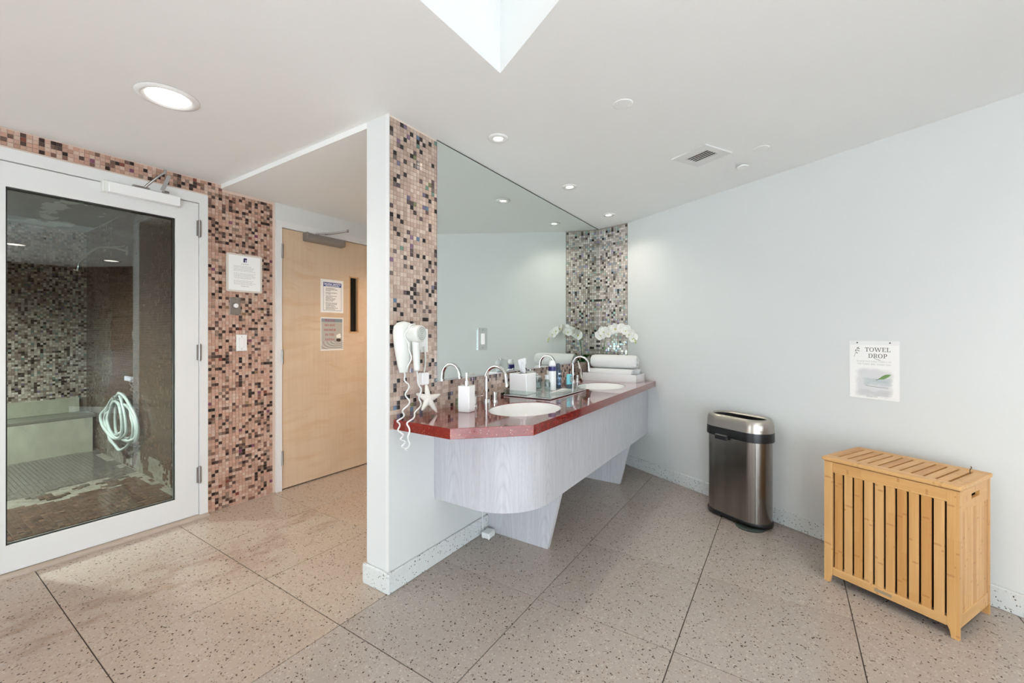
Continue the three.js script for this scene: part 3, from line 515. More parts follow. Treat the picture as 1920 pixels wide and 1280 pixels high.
{
  const t = thing('hair_dryer', 'white wall mounted hair dryer in its holster', 'hair dryer', [1.405, 1.02, ZM + 0.001]);
  // holster: tapering shell, broad at the top
  const rings = [], N = 28, rows = [[0.0, 0.022, 0.018], [0.03, 0.03, 0.024], [0.08, 0.041, 0.03], [0.14, 0.052, 0.036], [0.19, 0.056, 0.039], [0.215, 0.05, 0.036], [0.232, 0.034, 0.026], [0.238, 0.012, 0.012]];
  const pos = [], idx = []; rows.forEach(([y, a, b]) => { for (let i = 0; i < N; i++) { const q = i / N * 6.2832; pos.push(-0.03 + Math.cos(q) * a, y, 0.036 + Math.sin(q) * b); } });
  for (let r = 0; r < rows.length - 1; r++) for (let i = 0; i < N; i++) { const a = r * N + i, b = r * N + (i + 1) % N; idx.push(a, a + N, b, b, a + N, b + N); }
  const c0 = pos.length / 3; pos.push(-0.03, 0, 0.036, -0.03, 0.24, 0.036); for (let i = 0; i < N; i++) { idx.push(c0, i, (i + 1) % N); const q = (rows.length - 1) * N; idx.push(c0 + 1, q + (i + 1) % N, q + i); }
  const hg = new THREE.BufferGeometry(); hg.setAttribute('position', new THREE.Float32BufferAttribute(pos, 3)); hg.setIndex(idx); hg.computeVertexNormals(); void rings;
  part('holster', hg, creamPlastic, t);
  part('wall_bracket', rbox(0.06, 0.16, 0.012, 0.005, -0.01, 0.12, 0.006), whitePlastic, t);
  const barrel = part('barrel', lathe([[0, -0.095], [0.026, -0.094], [0.034, -0.08], [0.0395, -0.05], [0.041, -0.015], [0.039, 0.0], [0.034, 0.003], [0, 0.003]], 36), creamPlastic, t, [-0.004, 0.182, 0.125], [Math.PI / 2, 0, -0.15]);
  part('grille', new THREE.CylinderGeometry(0.032, 0.032, 0.002, 32).translate(0, 0.0035, 0), std({ color: '#a5a9a5', roughness: 0.6 }), barrel);
  for (const r of [0.032, 0.024, 0.016, 0.008]) part('grille_ring', new THREE.TorusGeometry(r, 0.0016, 6, 32).rotateX(Math.PI / 2).translate(0, 0.0048, 0), creamPlastic, barrel);
  part('handle', lathe([[0, 0], [0.012, 0.0], [0.015, 0.01], [0.0165, 0.06], [0.019, 0.12], [0.021, 0.155], [0, 0.16]], 20).rotateZ(0.06), creamPlastic, t, [0.006, 0.006, 0.088]);
  part('switch_slide', rbox(0.006, 0.03, 0.004, 0.0015, 0.0195, 0.09, 0.094), std({ color: '#9aa09c', roughness: 0.5 }), t);
  // coiled flex: two hanging runs that meet below the counter
  const wave = (path, amp, n, k) => { const c = new THREE.CatmullRomCurve3(path.map((p) => V(...p))), out = []; for (let i = 0; i <= n * 8; i++) { const p = c.getPoint(i / (n * 8)), a = i / 8 * 6.2832, e = amp * Math.min(1, i / 8) * (0.6 + 0.4 * hash(i >> 3, k, 3)); out.push([p.x + Math.cos(a) * e, p.y, p.z + Math.sin(a) * e * 0.6]); } return out; };
  part('coiled_cord', tube(wave([[-0.03, 0.004, 0.04], [-0.015, -0.06, 0.04], [-0.01, -0.14, 0.042], [-0.045, -0.2, 0.044], [-0.075, -0.235, 0.05], [-0.073, -0.28, 0.07], [-0.073, -0.31, 0.08], [-0.073, -0.345, 0.09]], 0.013, 7, 1), 0.0038, 180, 6), whitePlastic, t);
  part('coiled_cord_001', tube(wave([[0.006, 0.004, 0.088], [0.035, -0.06, 0.07], [0.055, -0.12, 0.06], [0.035, -0.17, 0.07], [-0.02, -0.205, 0.09], [-0.072, -0.23, 0.11], [-0.073, -0.28, 0.12], [-0.073, -0.33, 0.11], [-0.073, -0.35, 0.1]], 0.009, 6, 2), 0.0038, 160, 6), whitePlastic, t);
  part('draped_cord', tube(wave([[0.0, 0.226, 0.08], [-0.03, 0.222, 0.085], [-0.058, 0.19, 0.084], [-0.05, 0.14, 0.084], [-0.03, 0.1, 0.08], [-0.022, 0.05, 0.072], [-0.032, 0.004, 0.05]], 0.006, 4, 3), 0.0036, 120, 6), whitePlastic, t);
}

// ------------------------------------------------------------------ vanity
const CT = 0.80, CTH = 0.047, CB = CT - CTH;
const sinkAt = [[1.93, -1.175], [3.09, -1.2]], SA_ = 0.232, SB_ = 0.178;
const oval = (cx, cz, a, b, n = 56) => Array.from({ length: n }, (_, i) => { const q = i / n * 6.28319; return [cx + a * Math.cos(q), cz + b * Math.sin(q)]; });
const wallX = (z) => S1[0] + (z - S1[1]) / DR[1] * DR[0];
{
  const t = thing('vanity_counter', 'polished red terrazzo vanity counter with clipped front corner', 'counter', [0, CB, 0]);
  const z1 = ZM + 0.003, C0 = [1.345, z1], C1 = [1.345, -1.192], C2 = [1.6, -0.932], zf = -0.932, end = [wallX(zf) - 0.004, zf], e2 = [S1[0] - 0.004, S1[1]], e3 = [S0[0] - 0.006, z1];
  part('top', metreUV(extrude([C0, C1, C2, end, e2, e3], CTH, 0.0015, sinkAt.map(([x, z]) => oval(x, z, SA_, SB_))), 0.5), redMat, t);
}
sinkAt.forEach(([x, z], i) => {
  const t = thing('sink', i ? 'white oval basin farther off, in front of the towel tray' : 'white oval basin nearest, beside the soap dispenser', 'sink', [x, CB - 0.13, z], 0, 'oval basins set in the counter');
  const pr = [[0.02, 0.0], [0.08, 0.002], [0.13, 0.014], [0.165, 0.05], [0.183, 0.1], [0.196, 0.131], [0.214, 0.152], [0.2308, 0.174], [0.2316, 0.174], [0.2316, 0.16], [0.2, 0.128], [0.188, 0.1], [0.17, 0.046], [0.13, 0.0], [0.08, -0.012], [0.02, -0.014]];
  const g = lathe(pr, 56); g.scale(1.0, 1, SB_ / SA_); g.computeVertexNormals(); part('basin', g, porcelain, t);
  part('drain', cyl(0.022, 0.022, 0.004, 0, -0.001, 0, 24), chrome, t);
});
{
  const t = thing('vanity_cabinet', 'whitewashed wood vanity apron with rounded corner and slanted legs', 'cabinet', [1.62, 0, ZM]);
  const zf = -1.012 - ZM, R = 0.27, xr = wallX(-1.012) - 1.62 - 0.006, y0 = 0.34, y1 = CB - 0.0015, thick = 0.02, path = [];
  path.push([0, 0.003]); path.push([0, zf - R]); for (let i = 1; i <= 18; i++) { const a = i / 18 * Math.PI / 2; path.push([R - R * Math.cos(a), zf - R + R * Math.sin(a)]); } path.push([xr, zf]);
  const pos = [], uv = [], idx = []; let s = 0;
  const nrm = path.map((p, i) => { const a = path[Math.max(0, i - 1)], b = path[Math.min(path.length - 1, i + 1)], l = Math.hypot(b[0] - a[0], b[1] - a[1]); return [-(b[1] - a[1]) / l, (b[0] - a[0]) / l]; });
  path.forEach((p, i) => { if (i) s += Math.hypot(p[0] - path[i - 1][0], p[1] - path[i - 1][1]); const q = [p[0] - nrm[i][0] * thick, p[1] - nrm[i][1] * thick]; for (const [P, y] of [[p, y0], [p, y1], [q, y1], [q, y0]]) { pos.push(P[0], y, P[1]); uv.push(s / 3.2, (y - 0.3) / 0.45); } });
  for (let i = 0; i < path.length - 1; i++) for (let k = 0; k < 4; k++) { const a = i * 4 + k, b = i * 4 + (k + 1) % 4; idx.push(a, a + 4, b, b, a + 4, b + 4); }
  let g = new THREE.BufferGeometry(); g.setAttribute('position', new THREE.Float32BufferAttribute(pos, 3)); g.setAttribute('uv', new THREE.Float32BufferAttribute(uv, 2)); g.setIndex(idx);
  // smooth round the bend, sharp at the rims: split, then rebuild face normals with the path's own normals on the outer face
  g = g.toNonIndexed(); g.computeVertexNormals(); const P = g.attributes.position, Nn = g.attributes.normal;
  for (let i = 0; i < P.count; i++) { if (Math.abs(Nn.getY(i)) > 0.5) continue; let best = 0, bd = 1e9; path.forEach((p, k) => { const d = Math.hypot(p[0] - P.getX(i), p[1] - P.getZ(i)); if (d < bd) { bd = d; best = k; } }); const sg = Math.sign(Nn.getX(i) * nrm[best][0] + Nn.getZ(i) * nrm[best][1]) || 1; Nn.setXYZ(i, sg * nrm[best][0], 0, sg * nrm[best][1]); }
  part('apron', g, oakMat, t);
  const fin = (x, n) => {
    const sh = new THREE.Shape([new THREE.Vector2(0.018, 0.0), new THREE.Vector2(0.428, 0.0), new THREE.Vector2(0.512, 0.34), new THREE.Vector2(0.512, 0.5), new THREE.Vector2(0.003, 0.5), new THREE.Vector2(0.003, 0.1), new THREE.Vector2(0.018, 0.1)]);
    const q = new THREE.ExtrudeGeometry(sh, { depth: 0.03, bevelEnabled: false }).rotateY(-Math.PI / 2); // shape x -> z
    const m = metreUV(q, 1); const u = m.attributes.uv; for (let i = 0; i < u.count; i++) u.setXY(i, u.getX(i) / 3.2 + n * 0.37, (u.getY(i) + 0.02) / 0.5);
    part(n ? 'leg_001' : 'leg', m, oakMat, t, [x - 1.62, 0, 0]);
  };
  fin(2.1, 0); fin(3.315, 1);
}
// faucets
[[1.934, -1.44], [3.13, -1.455]].forEach(([x, z], i) => {
  const t = thing('faucet', i ? 'chrome gooseneck faucet farther off, by the starfish and towels' : 'chrome gooseneck faucet nearest, beside white soap dispenser', 'faucet', [x, CT, z], 0, 'gooseneck faucets');
  const pts = [[0, 0, 0], [0, 0.08, 0], [0, 0.15, 0]]; const r = 0.068; for (let k = 1; k <= 10; k++) { const a = Math.PI - k / 10 * Math.PI; pts.push([0, 0.15 + r * Math.sin(a), r + r * Math.cos(a)]); } pts.push([0, 0.118, 2 * r + 0.003]);
  part('spout', tube(pts, 0.0098, 60, 14), chrome, t); part('base_ring', cyl(0.022, 0.0215, 0.03, 0, 0, 0, 24), chrome, t);
  part('aerator', cyl(0.0108, 0.0108, 0.016, 0, 0.108, 2 * r + 0.003, 16), chrome, t);
  [-0.11, 0.085].forEach((dx, k) => { const h = part(k ? 'handle_001' : 'handle', merge([cyl(0.019, 0.018, 0.012, 0, 0, 0, 20), cyl(0.013, 0.013, 0.03, 0, 0.012, 0, 20), cyl(0.015, 0.015, 0.018, 0, 0.042, 0, 20)]), chrome, t); h.position.set(dx, 0, -0.002); part('lever', rbox(0.062, 0.006, 0.011, 0.0025, 0.024, 0.056, 0.004).rotateY(k ? 0.3 : -0.4), chrome, h); });
});

// ------------------------------------------------------------------ things on the counter
{
  const t = thing('soap_dispenser', 'square white ceramic soap dispenser with chrome pump', 'soap dispenser', [1.69, CT, -1.385], 0.18);
  part('body', rbox(0.066, 0.135, 0.066, 0.004, 0, 0.0675, 0), porcelain, t);
  part('collar', cyl(0.013, 0.013, 0.022, 0, 0.135, 0, 20), chrome, t);
  const p = part('pump', merge([cyl(0.0058, 0.0058, 0.032, 0, 0.157, 0, 14), cyl(0.008, 0.008, 0.01, 0, 0.189, 0, 16)]), chrome, t);
  part('nozzle', tube([[0, 0.194, 0], [0.025, 0.194, 0.012], [0.048, 0.19, 0.022]], 0.0032, 10, 8), chrome, p);
}
function starGeo(R, thick, arms = 5, s = 1) {   // a knobbly starfish, flat side down in xy
  const gs = [];
  for (let k = 0; k < arms; k++) {
    const a = Math.PI / 2 + k / arms * 6.2832 + (hash(k, s, 1) - 0.5) * 0.2, L = R * (0.86 + 0.26 * hash(k, s, 2)), n = 12, m = 10, pos = [], idx = [];
    for (let i = 0; i <= n; i++) { const q = i / n, w = R * (0.2 * (1 - q) + 0.05) * (q > 0.96 ? 0.5 : 1), h = thick * (1 - 0.72 * q), bend = 0.1 * (hash(k, s, 3) - 0.5) * q * q * R; for (let j = 0; j < m; j++) { const b = j / m * 6.2832, bump = 1 + 0.16 * ((i + j) & 1); pos.push(L * q * Math.cos(a) - (w * Math.cos(b) * bump + bend) * Math.sin(a), L * q * Math.sin(a) + (w * Math.cos(b) * bump + bend) * Math.cos(a), Math.max(-0.25, Math.sin(b)) * h * bump); } }
    for (let i = 0; i < n; i++) for (let j = 0; j < m; j++) { const A = i * m + j, B = i * m + (j + 1) % m; idx.push(A, A + m, B, B, A + m, B + m); }
    const g = new THREE.BufferGeometry(); g.setAttribute('position', new THREE.Float32BufferAttribute(pos, 3)); g.setIndex(idx); g.computeVertexNormals(); gs.push(g.toNonIndexed());
    for (let i = 1; i < 11; i++) for (const sd of [-1, 1, 0]) { const q = i / 11.5, w = R * (0.2 * (1 - q) + 0.05); const e = new THREE.IcosahedronGeometry(R * (sd ? 0.028 : 0.034) * (1.1 - 0.4 * q), 0); e.translate(L * q * Math.cos(a) - sd * w * Math.sin(a), L * q * Math.sin(a) + sd * w * Math.cos(a), sd ? thick * 0.12 : thick * (1 - 0.7 * q)); e.deleteAttribute('uv'); gs.push(e); }
  }
  return mergeGeometries(gs.map((g) => { if (g.attributes.uv) g.deleteAttribute('uv'); return g; }));
}
const starMat = std({ color: '#e8e4db', roughness: 0.75 });
{
  const t = thing('starfish', 'white starfish leaning on the mosaic by the hair dryer cord', 'starfish', [1.515, CT, -1.48]);
  const m = part('body', starGeo(0.086, 0.016, 5, 3), starMat, t, [0.01, 0.076, -0.018], [-0.32, 0.0, -0.18]); void m;
}
{
  const t = thing('starfish', 'white starfish standing between far faucet and towel tray', 'starfish', [3.36, CT, -1.5]);
  part('body', starGeo(0.095, 0.016, 5, 9), starMat, t, [0, 0.08, 0.0], [-0.2, 0.55, 0.12]);
}
const TR = { x0: 2.25, x1: 2.79, z0: -1.535, z1: -1.195 };
{
  const t = thing('acrylic_tray', 'clear acrylic tray holding toiletries between the basins', 'tray', [TR.x0, CT, TR.z0]);
  const W = TR.x1 - TR.x0, D = TR.z1 - TR.z0;
  part('tray_base', boxAB(0, W, 0.004, 0.009, 0, D), phy({ color: '#dfe3e3', roughness: 0.05, clearcoat: 1 }), t);
  for (const [x, z] of [[0.03, 0.03], [W - 0.03, 0.03], [0.03, D - 0.03], [W - 0.03, D - 0.03]]) part('foot', cyl(0.008, 0.008, 0.004, x, 0, z, 12), clear, t);
  part('side_wall', boxAB(0, W, 0.009, 0.042, D - 0.003, D), clear, t); part('side_wall_001', boxAB(0, W, 0.009, 0.042, 0, 0.003), clear, t);
  part('side_wall_002', boxAB(0, 0.003, 0.009, 0.042, 0.003, D - 0.003), clear, t); part('side_wall_003', boxAB(W - 0.003, W, 0.009, 0.042, 0.003, D - 0.003), clear, t);
}
const TY = CT + 0.0095;
{
  const t = thing('tissue_box', 'square white tissue box cover with a tissue pulled up', 'tissue box', [2.352, TY, -1.452], 0.02);
  part('cover', rbox(0.13, 0.135, 0.13, 0.005, 0, 0.0675, 0), whiteGloss, t);
  part('slot', extrude(oval(0, 0, 0.045, 0.018, 24), 0.001).translate(0, 0.135, 0), blackMatt, t);  // black oval on the solid top paints the shade inside the opening
  const pos = [], idx = [], nx = 10, ny = 10; for (let j = 0; j <= ny; j++) for (let i = 0; i <= nx; i++) { const u = i / nx - 0.5, v = j / ny, w = 0.05 + 0.045 * Math.sin(v * 2.4); pos.push(u * w + 0.004 * v + 0.01 * v * v * (hash(i, 1, 4) - 0.5), 0.13 + v * 0.105 * (1 - 0.25 * Math.abs(u + 0.1) * 2 * v), 0.02 * Math.sin(u * 9 + v * 2) * (0.4 + 0.6 * v)); }
  for (let j = 0; j < ny; j++) for (let i = 0; i < nx; i++) { const a = j * (nx + 1) + i; idx.push(a, a + 1, a + nx + 1, a + 1, a + nx + 2, a + nx + 1); }
  const g = new THREE.BufferGeometry(); g.setAttribute('position', new THREE.Float32BufferAttribute(pos, 3)); g.setIndex(idx); g.computeVertexNormals();
  const g2 = g.clone().translate(0.002, -0.004, 0.004).rotateY(0.7).translate(0.0, 0, 0);
  part('tissue', g, std({ color: '#f4f5f6', roughness: 0.9, side: THREE.DoubleSide }), t); part('tissue_001', g2, std({ color: '#f4f5f6', roughness: 0.9, side: THREE.DoubleSide }), t);
}
const jarGlass = phy({ color: '#eef4f3', transmission: 1, thickness: 0, roughness: 0.02, ior: 1.5 });
function jar(label, x, z, r, h, fill, fillMat) {
  const t = thing('glass_jar', label, 'jar', [x, TY, z], 0, 'glass jars on the tray');
  part('glass', lathe([[0, 0.002], [r * 0.96, 0.002], [r, 0.008], [r, h], [r * 0.97, h], [r * 0.96, 0.01], [0, 0.008]], 28), jarGlass, t);
  const lid = part('lid', lathe([[0, h + 0.016], [r * 0.7, h + 0.014], [r * 1.02, h + 0.006], [r * 1.02, h], [0, h]], 28), chrome, t);
  part('knob', new THREE.SphereGeometry(0.007, 14, 10).translate(0, h + 0.02, 0), chrome, lid);
  if (fillMat) { for (let i = 0; i < fill; i++) { const a = i * 2.4, q = r * 0.55 * Math.sqrt((i % 5) / 5); part('cotton', new THREE.SphereGeometry(r * 0.34, 10, 8).translate(Math.cos(a) * q, 0.012 + r * 0.3 + Math.floor(i / 5) * r * 0.6, Math.sin(a) * q), fillMat, t); } }
}
jar('clear glass jar with metal lid behind the tissue box', 2.475, -1.468, 0.042, 0.125, 0);
jar('small clear jar of white cotton behind mousse can', 2.585, -1.478, 0.032, 0.085, 10, terry);
{
  const t = thing('small_bottle', 'small clear bottle with silver cap left of mousse can', 'bottle', [2.535, TY, -1.37]);
  part('glass', lathe([[0, 0], [0.018, 0], [0.02, 0.004], [0.02, 0.07], [0.012, 0.08], [0.012, 0.085], [0, 0.085]], 24), phy({ color: '#dfe9e8', transmission: 0.9, thickness: 0, roughness: 0.03, ior: 1.45 }), t);
  part('cap', cyl(0.015, 0.015, 0.028, 0, 0.083, 0, 20), std({ color: '#d5d8da', roughness: 0.3 }), t);
  part('label', new THREE.CylinderGeometry(0.0205, 0.0205, 0.03, 20, 1, true, -0.2, 1.3).translate(0, 0.045, 0), std({ color: '#33425a', roughness: 0.5, side: THREE.DoubleSide }), t);
}
{
  const t = thing('mousse_can', 'tall white mousse can with a navy band', 'can', [2.6, TY, -1.365]);
  part('body', lathe([[0, 0], [0.026, 0], [0.0275, 0.004], [0.0275, 0.135], [0, 0.135]], 28), whiteGloss, t);
  part('band', cyl(0.0278, 0.0278, 0.03, 0, 0.135, 0, 28), std({ color: '#2b2a6e', roughness: 0.35 }), t);
  part('cap', lathe([[0, 0.207], [0.014, 0.206], [0.02, 0.2], [0.0255, 0.178], [0.0265, 0.165], [0, 0.165]], 28), whiteGloss, t);
}
{
  const t = thing('spray_can', 'dark blue spray can with pale blue round label', 'can', [2.735, TY, -1.39]);
  part('body', lathe([[0, 0], [0.024, 0], [0.0255, 0.004], [0.0255, 0.125], [0.018, 0.14], [0, 0.14]], 28), std({ color: '#3d4d60', roughness: 0.3, metalness: 0.3 }), t);
  part('cap', lathe([[0, 0.178], [0.012, 0.177], [0.0175, 0.168], [0.0185, 0.138], [0, 0.138]], 24), std({ color: '#46535f', roughness: 0.4 }), t);
  const lb = part('label', (() => { const g = new THREE.CircleGeometry(0.03, 28), p = g.attributes.position; for (let i = 0; i < p.count; i++) { const a = p.getX(i) / 0.0258; p.setXYZ(i, Math.sin(a) * 0.0259, p.getY(i) * 0.9, Math.cos(a) * 0.0259); } g.computeVertexNormals(); return g; })(), std({ color: '#9fc0e6', roughness: 0.4, side: THREE.DoubleSide }), t, [0, 0.052, 0], [0, -0.55, 0]); void lb;
  part('lettering', (() => { const g = new THREE.PlaneGeometry(0.02, 0.012, 6, 1), p = g.attributes.position; for (let i = 0; i < p.count; i++) { const a = p.getX(i) / 0.0258; p.setXYZ(i, Math.sin(a) * 0.026, p.getY(i), Math.cos(a) * 0.026); } return g; })(), std({ color: '#e6ebef', roughness: 0.5, side: THREE.DoubleSide }), t, [0, 0.105, 0], [0, -0.6, 0]);
}
{
  const t = thing('card_stand', 'white card standing behind the dark blue spray can', 'card', [2.79 - 0.04, TY, -1.455]);
  part('card', rbox(0.085, 0.125, 0.003, 0.001, 0, 0.0625, 0).rotateX(-0.08), std({ color: '#ecebe7', roughness: 0.6 }), t);
  part('foot_fold', boxAB(-0.04, 0.04, 0, 0.002, -0.03, 0.0), std({ color: '#ecebe7', roughness: 0.6 }), t);
}
{
  const t = thing('deodorant_stick', 'turquoise deodorant stick with dark foot', 'deodorant', [2.715, TY, -1.29], -0.2);
  const foot = extrude(oval(0, 0, 0.026, 0.014, 28), 0.034), body = extrude(oval(0, 0, 0.0265, 0.0145, 28), 0.072, 0.006).translate(0, 0.034, 0);
  part('foot', foot, std({ color: '#51606c', roughness: 0.4 }), t); part('body', body, std({ color: '#7fd2dc', roughness: 0.35 }), t);
  part('label', new THREE.PlaneGeometry(0.018, 0.042), std({ map: canvas(96, 224, (g) => { g.fillStyle = '#22333d'; g.fillRect(0, 0, 96, 224); g.fillStyle = '#eaf6f6'; g.fillRect(16, 16, 64, 190); g.fillStyle = '#22333d'; for (let i = 0; i < 5; i++) g.fillRect(30, 30 + i * 36, 36, 16); }), roughness: 0.4 }), t, [0.0, 0.072, 0.0152]);
}
{
  const t = thing('washcloth', 'folded white cloth lying at the front of the acrylic tray', 'cloth', [2.53, TY, -1.255], 0.1);
  for (let i = 0; i < 3; i++) part('fold', rbox(0.2 - i * 0.008, 0.005, 0.085 - i * 0.006, 0.0022, i * 0.004, 0.0028 + i * 0.005, 0), terry, t);
}
// towel tray with rolled towels
const TT = { x: 3.545, z: -1.262 };
{
  const t = thing('towel_tray', 'white rectangular tray of rolled towels at counter end', 'tray', [TT.x, CT, TT.z]);
  const W = 0.25, D = 0.47, H = 0.064;
  part('tray_base', boxAB(-W / 2, W / 2, 0, 0.008, -D / 2, D / 2), whiteGloss, t);
  part('rim', boxAB(-W / 2, -W / 2 + 0.008, 0.008, H, -D / 2, D / 2), whiteGloss, t); part('rim_001', boxAB(W / 2 - 0.008, W / 2, 0.008, H, -D / 2, D / 2 - 0.09), whiteGloss, t);
  part('rim_002', boxAB(-W / 2 + 0.008, W / 2, 0.008, H, D / 2 - 0.008, D / 2), whiteGloss, t); part('rim_003', boxAB(-W / 2 + 0.008, W / 2 - 0.008, 0.008, H, -D / 2, -D / 2 + 0.008), whiteGloss, t);
}
function roll(label, x, y, z, r, len, squash, turn, s) {
  const t = thing('rolled_towel', label, 'towel', [x, y, z], turn, 'rolled towels in the white tray');
  const N = 44, M = 14, pos = [], idx = [];
  for (let j = 0; j <= M; j++) { const v = j / M, e = Math.min(v, 1 - v) * 2, rd = r * (1 - 0.16 * Math.pow(1 - Math.min(1, e * 5), 2)); for (let i = 0; i < N; i++) { const a = i / N * 6.2832, q = rd * (1 + 0.03 * Math.sin(a * 3 + s) + 0.025 * (fbm(i * 0.4, j * 0.7, 2, s) - 0.5)) + (i === 9 ? 0.003 : 0); pos.push(Math.cos(a) * q, r * squash + Math.sin(a) * q * squash, (v - 0.5) * len); } }
  for (let j = 0; j < M; j++) for (let i = 0; i < N; i++) { const a = j * N + i, b = j * N + (i + 1) % N; idx.push(a, b, a + N, b, b + N, a + N); }
  const g = new THREE.BufferGeometry(); g.setAttribute('position', new THREE.Float32BufferAttribute(pos, 3)); g.setIndex(idx); g.computeVertexNormals(); const uv = new Float32Array(pos.length / 3 * 2); for (let i = 0; i < uv.length / 2; i++) { uv[2 * i] = (i % N) / N * 3; uv[2 * i + 1] = Math.floor(i / N) / M * 4; } g.setAttribute('uv', new THREE.BufferAttribute(uv, 2));
  part('roll', g, terry, t);
  for (const sd of [-1, 1]) { const sp = []; for (let i = 0; i <= 90; i++) { const a = i / 90 * 6.2832 * 3.6, q = r * 0.9 * (1 - i / 96); sp.push([Math.cos(a) * q, r * squash + Math.sin(a) * q * squash, sd * (len / 2 - 0.004)]); } part(sd > 0 ? 'end_spiral_001' : 'end_spiral', tube(sp, 0.0062, 140, 6), terry, t); }
  return t;
}
roll('white rolled towel lowest in the tray, at wall side', TT.x + 0.057, CT + 0.0095, TT.z + 0.01, 0.048, 0.4, 0.98, 0.02, 1);
roll('white rolled towel lowest in the tray, at basin side', TT.x - 0.057, CT + 0.009, TT.z + 0.0, 0.056, 0.38, 0.84, -0.02, 2);
roll('white rolled towel topmost on the tray', TT.x - 0.006, CT + 0.101, TT.z + 0.01, 0.062, 0.4, 0.94, 0.0, 3);
{
  const t = thing('orchid', 'white orchid with green leaves behind the towels', 'plant', [3.73, CT, -1.425]);
  const green = std({ color: '#2f7a35', roughness: 0.45, side: THREE.DoubleSide }), stemMat = std({ color: '#4c6a38', roughness: 0.6 }), petal = phy({ color: '#f6f6f2', roughness: 0.7, transmission: 0.25, thickness: 0, side: THREE.DoubleSide }), lip = std({ color: '#c8c24a', roughness: 0.6, side: THREE.DoubleSide });
  part('pot', lathe([[0, 0], [0.04, 0], [0.046, 0.09], [0.043, 0.092], [0.04, 0.08], [0, 0.08]], 28), std({ color: '#1f3b33', roughness: 0.25 }), t);
  const leaf = (a, l, w, up) => { const pos = [], idx = [], n = 8; for (let i = 0; i <= n; i++) { const q = i / n, ww = w * Math.sin(Math.PI * Math.min(1, 0.12 + q * 0.88)) , x = l * q, y = up * Math.sin(q * 2.1); for (const s of [-1, 0, 1]) pos.push(x, y + Math.abs(s) * 0.008, s * ww); } for (let i = 0; i < n; i++) for (let k = 0; k < 2; k++) { const A = i * 3 + k; idx.push(A, A + 1, A + 3, A + 1, A + 4, A + 3); } const g = new THREE.BufferGeometry(); g.setAttribute('position', new THREE.Float32BufferAttribute(pos, 3)); g.setIndex(idx); g.computeVertexNormals(); return g.rotateY(a).translate(0, 0.085, 0); };
  [[2.75, 0.25, 0.036, 0.07], [3.35, 0.2, 0.034, 0.1], [2.3, 0.2, 0.03, 0.12],  [-1.2, 0.17, 0.026, 0.09], [1.1, 0.13, 0.028, 0.11], [-2.0, 0.15, 0.024, 0.06]].forEach((a, i) => part(i ? 'leaf_00' + i : 'leaf', leaf(...a), green, t));
  const pg = (() => { const pos = [0, 0, 0], idx = [], n = 9; for (let i = 0; i <= n; i++) { const a = -0.75 + 1.5 * i / n, l = 0.027 * (1 - 0.25 * Math.abs(a) * Math.abs(a)); pos.push(Math.sin(a) * l * 0.95, Math.cos(a) * l, 0.004 + 0.004 * Math.cos(a * 2)); } for (let i = 1; i <= n; i++) idx.push(0, i + 1, i); const g = new THREE.BufferGeometry(); g.setAttribute('position', new THREE.Float32BufferAttribute(pos, 3)); g.setIndex(idx); g.computeVertexNormals(); return g; })();
  const petalGeo = mergeGeometries([0, 1.3, 2.45, -2.45, -1.3].map((a, i) => pg.clone().scale(i === 1 || i === 4 ? 1.25 : 0.95, i === 1 || i === 4 ? 1.05 : 1, 1).rotateZ(a)));
  const lipGeo = new THREE.SphereGeometry(0.0036, 8, 6).scale(1, 1.3, 1).translate(0, -0.003, 0.007);
  let k = 0; const flower = (x, y, z, ry, rx, s) => { const f = part(k ? 'blossom_' + String(k).padStart(3, '0') : 'blossom', petalGeo, petal, t, [x, y, z], [rx, ry, (hash(k, 5, 1) - 0.5) * 0.8]); f.scale.setScalar(s); part('lip', lipGeo, lip, f); k++; };
  const spray = (pts, n0, n, s0) => { const c = new THREE.CatmullRomCurve3(pts.map((p) => V(...p))); part(k ? 'stem_001' : 'stem', tube(pts, 0.0025, 40, 6), stemMat, t); for (let i = 0; i < n; i++) { const p = c.getPoint(n0 + (1 - n0) * i / (n - 0.2)), sd = i & 1 ? 1 : -1; flower(p.x + 0.012 * sd, p.y - 0.008 + 0.012 * (hash(i, s0, 2) - 0.5), p.z + 0.01 * sd, -1.15 + (hash(i, s0, 3) - 0.5) * 1.6, -0.1 - 0.3 * hash(i, s0, 4), 1.85 - 0.6 * i / n); } };
  spray([[0, 0.08, 0], [0.006, 0.26, 0.0], [0.0, 0.4, 0.04], [-0.015, 0.455, 0.11], [-0.035, 0.455, 0.2], [-0.055, 0.41, 0.27], [-0.065, 0.355, 0.31]], 0.45, 11, 3);
  spray([[-0.01, 0.08, -0.01], [-0.02, 0.25, -0.015], [-0.035, 0.38, 0.0], [-0.07, 0.43, 0.03], [-0.12, 0.43, 0.06], [-0.16, 0.4, 0.09]], 0.45, 8, 7);
  for (const [x, y, z] of [[-0.066, 0.345, 0.316], [-0.067, 0.325, 0.32]]) part('bud', new THREE.SphereGeometry(0.007, 10, 8).scale(0.8, 1.3, 0.8).translate(x, y, z), std({ color: '#b7bf5c', roughness: 0.6 }), t);
}

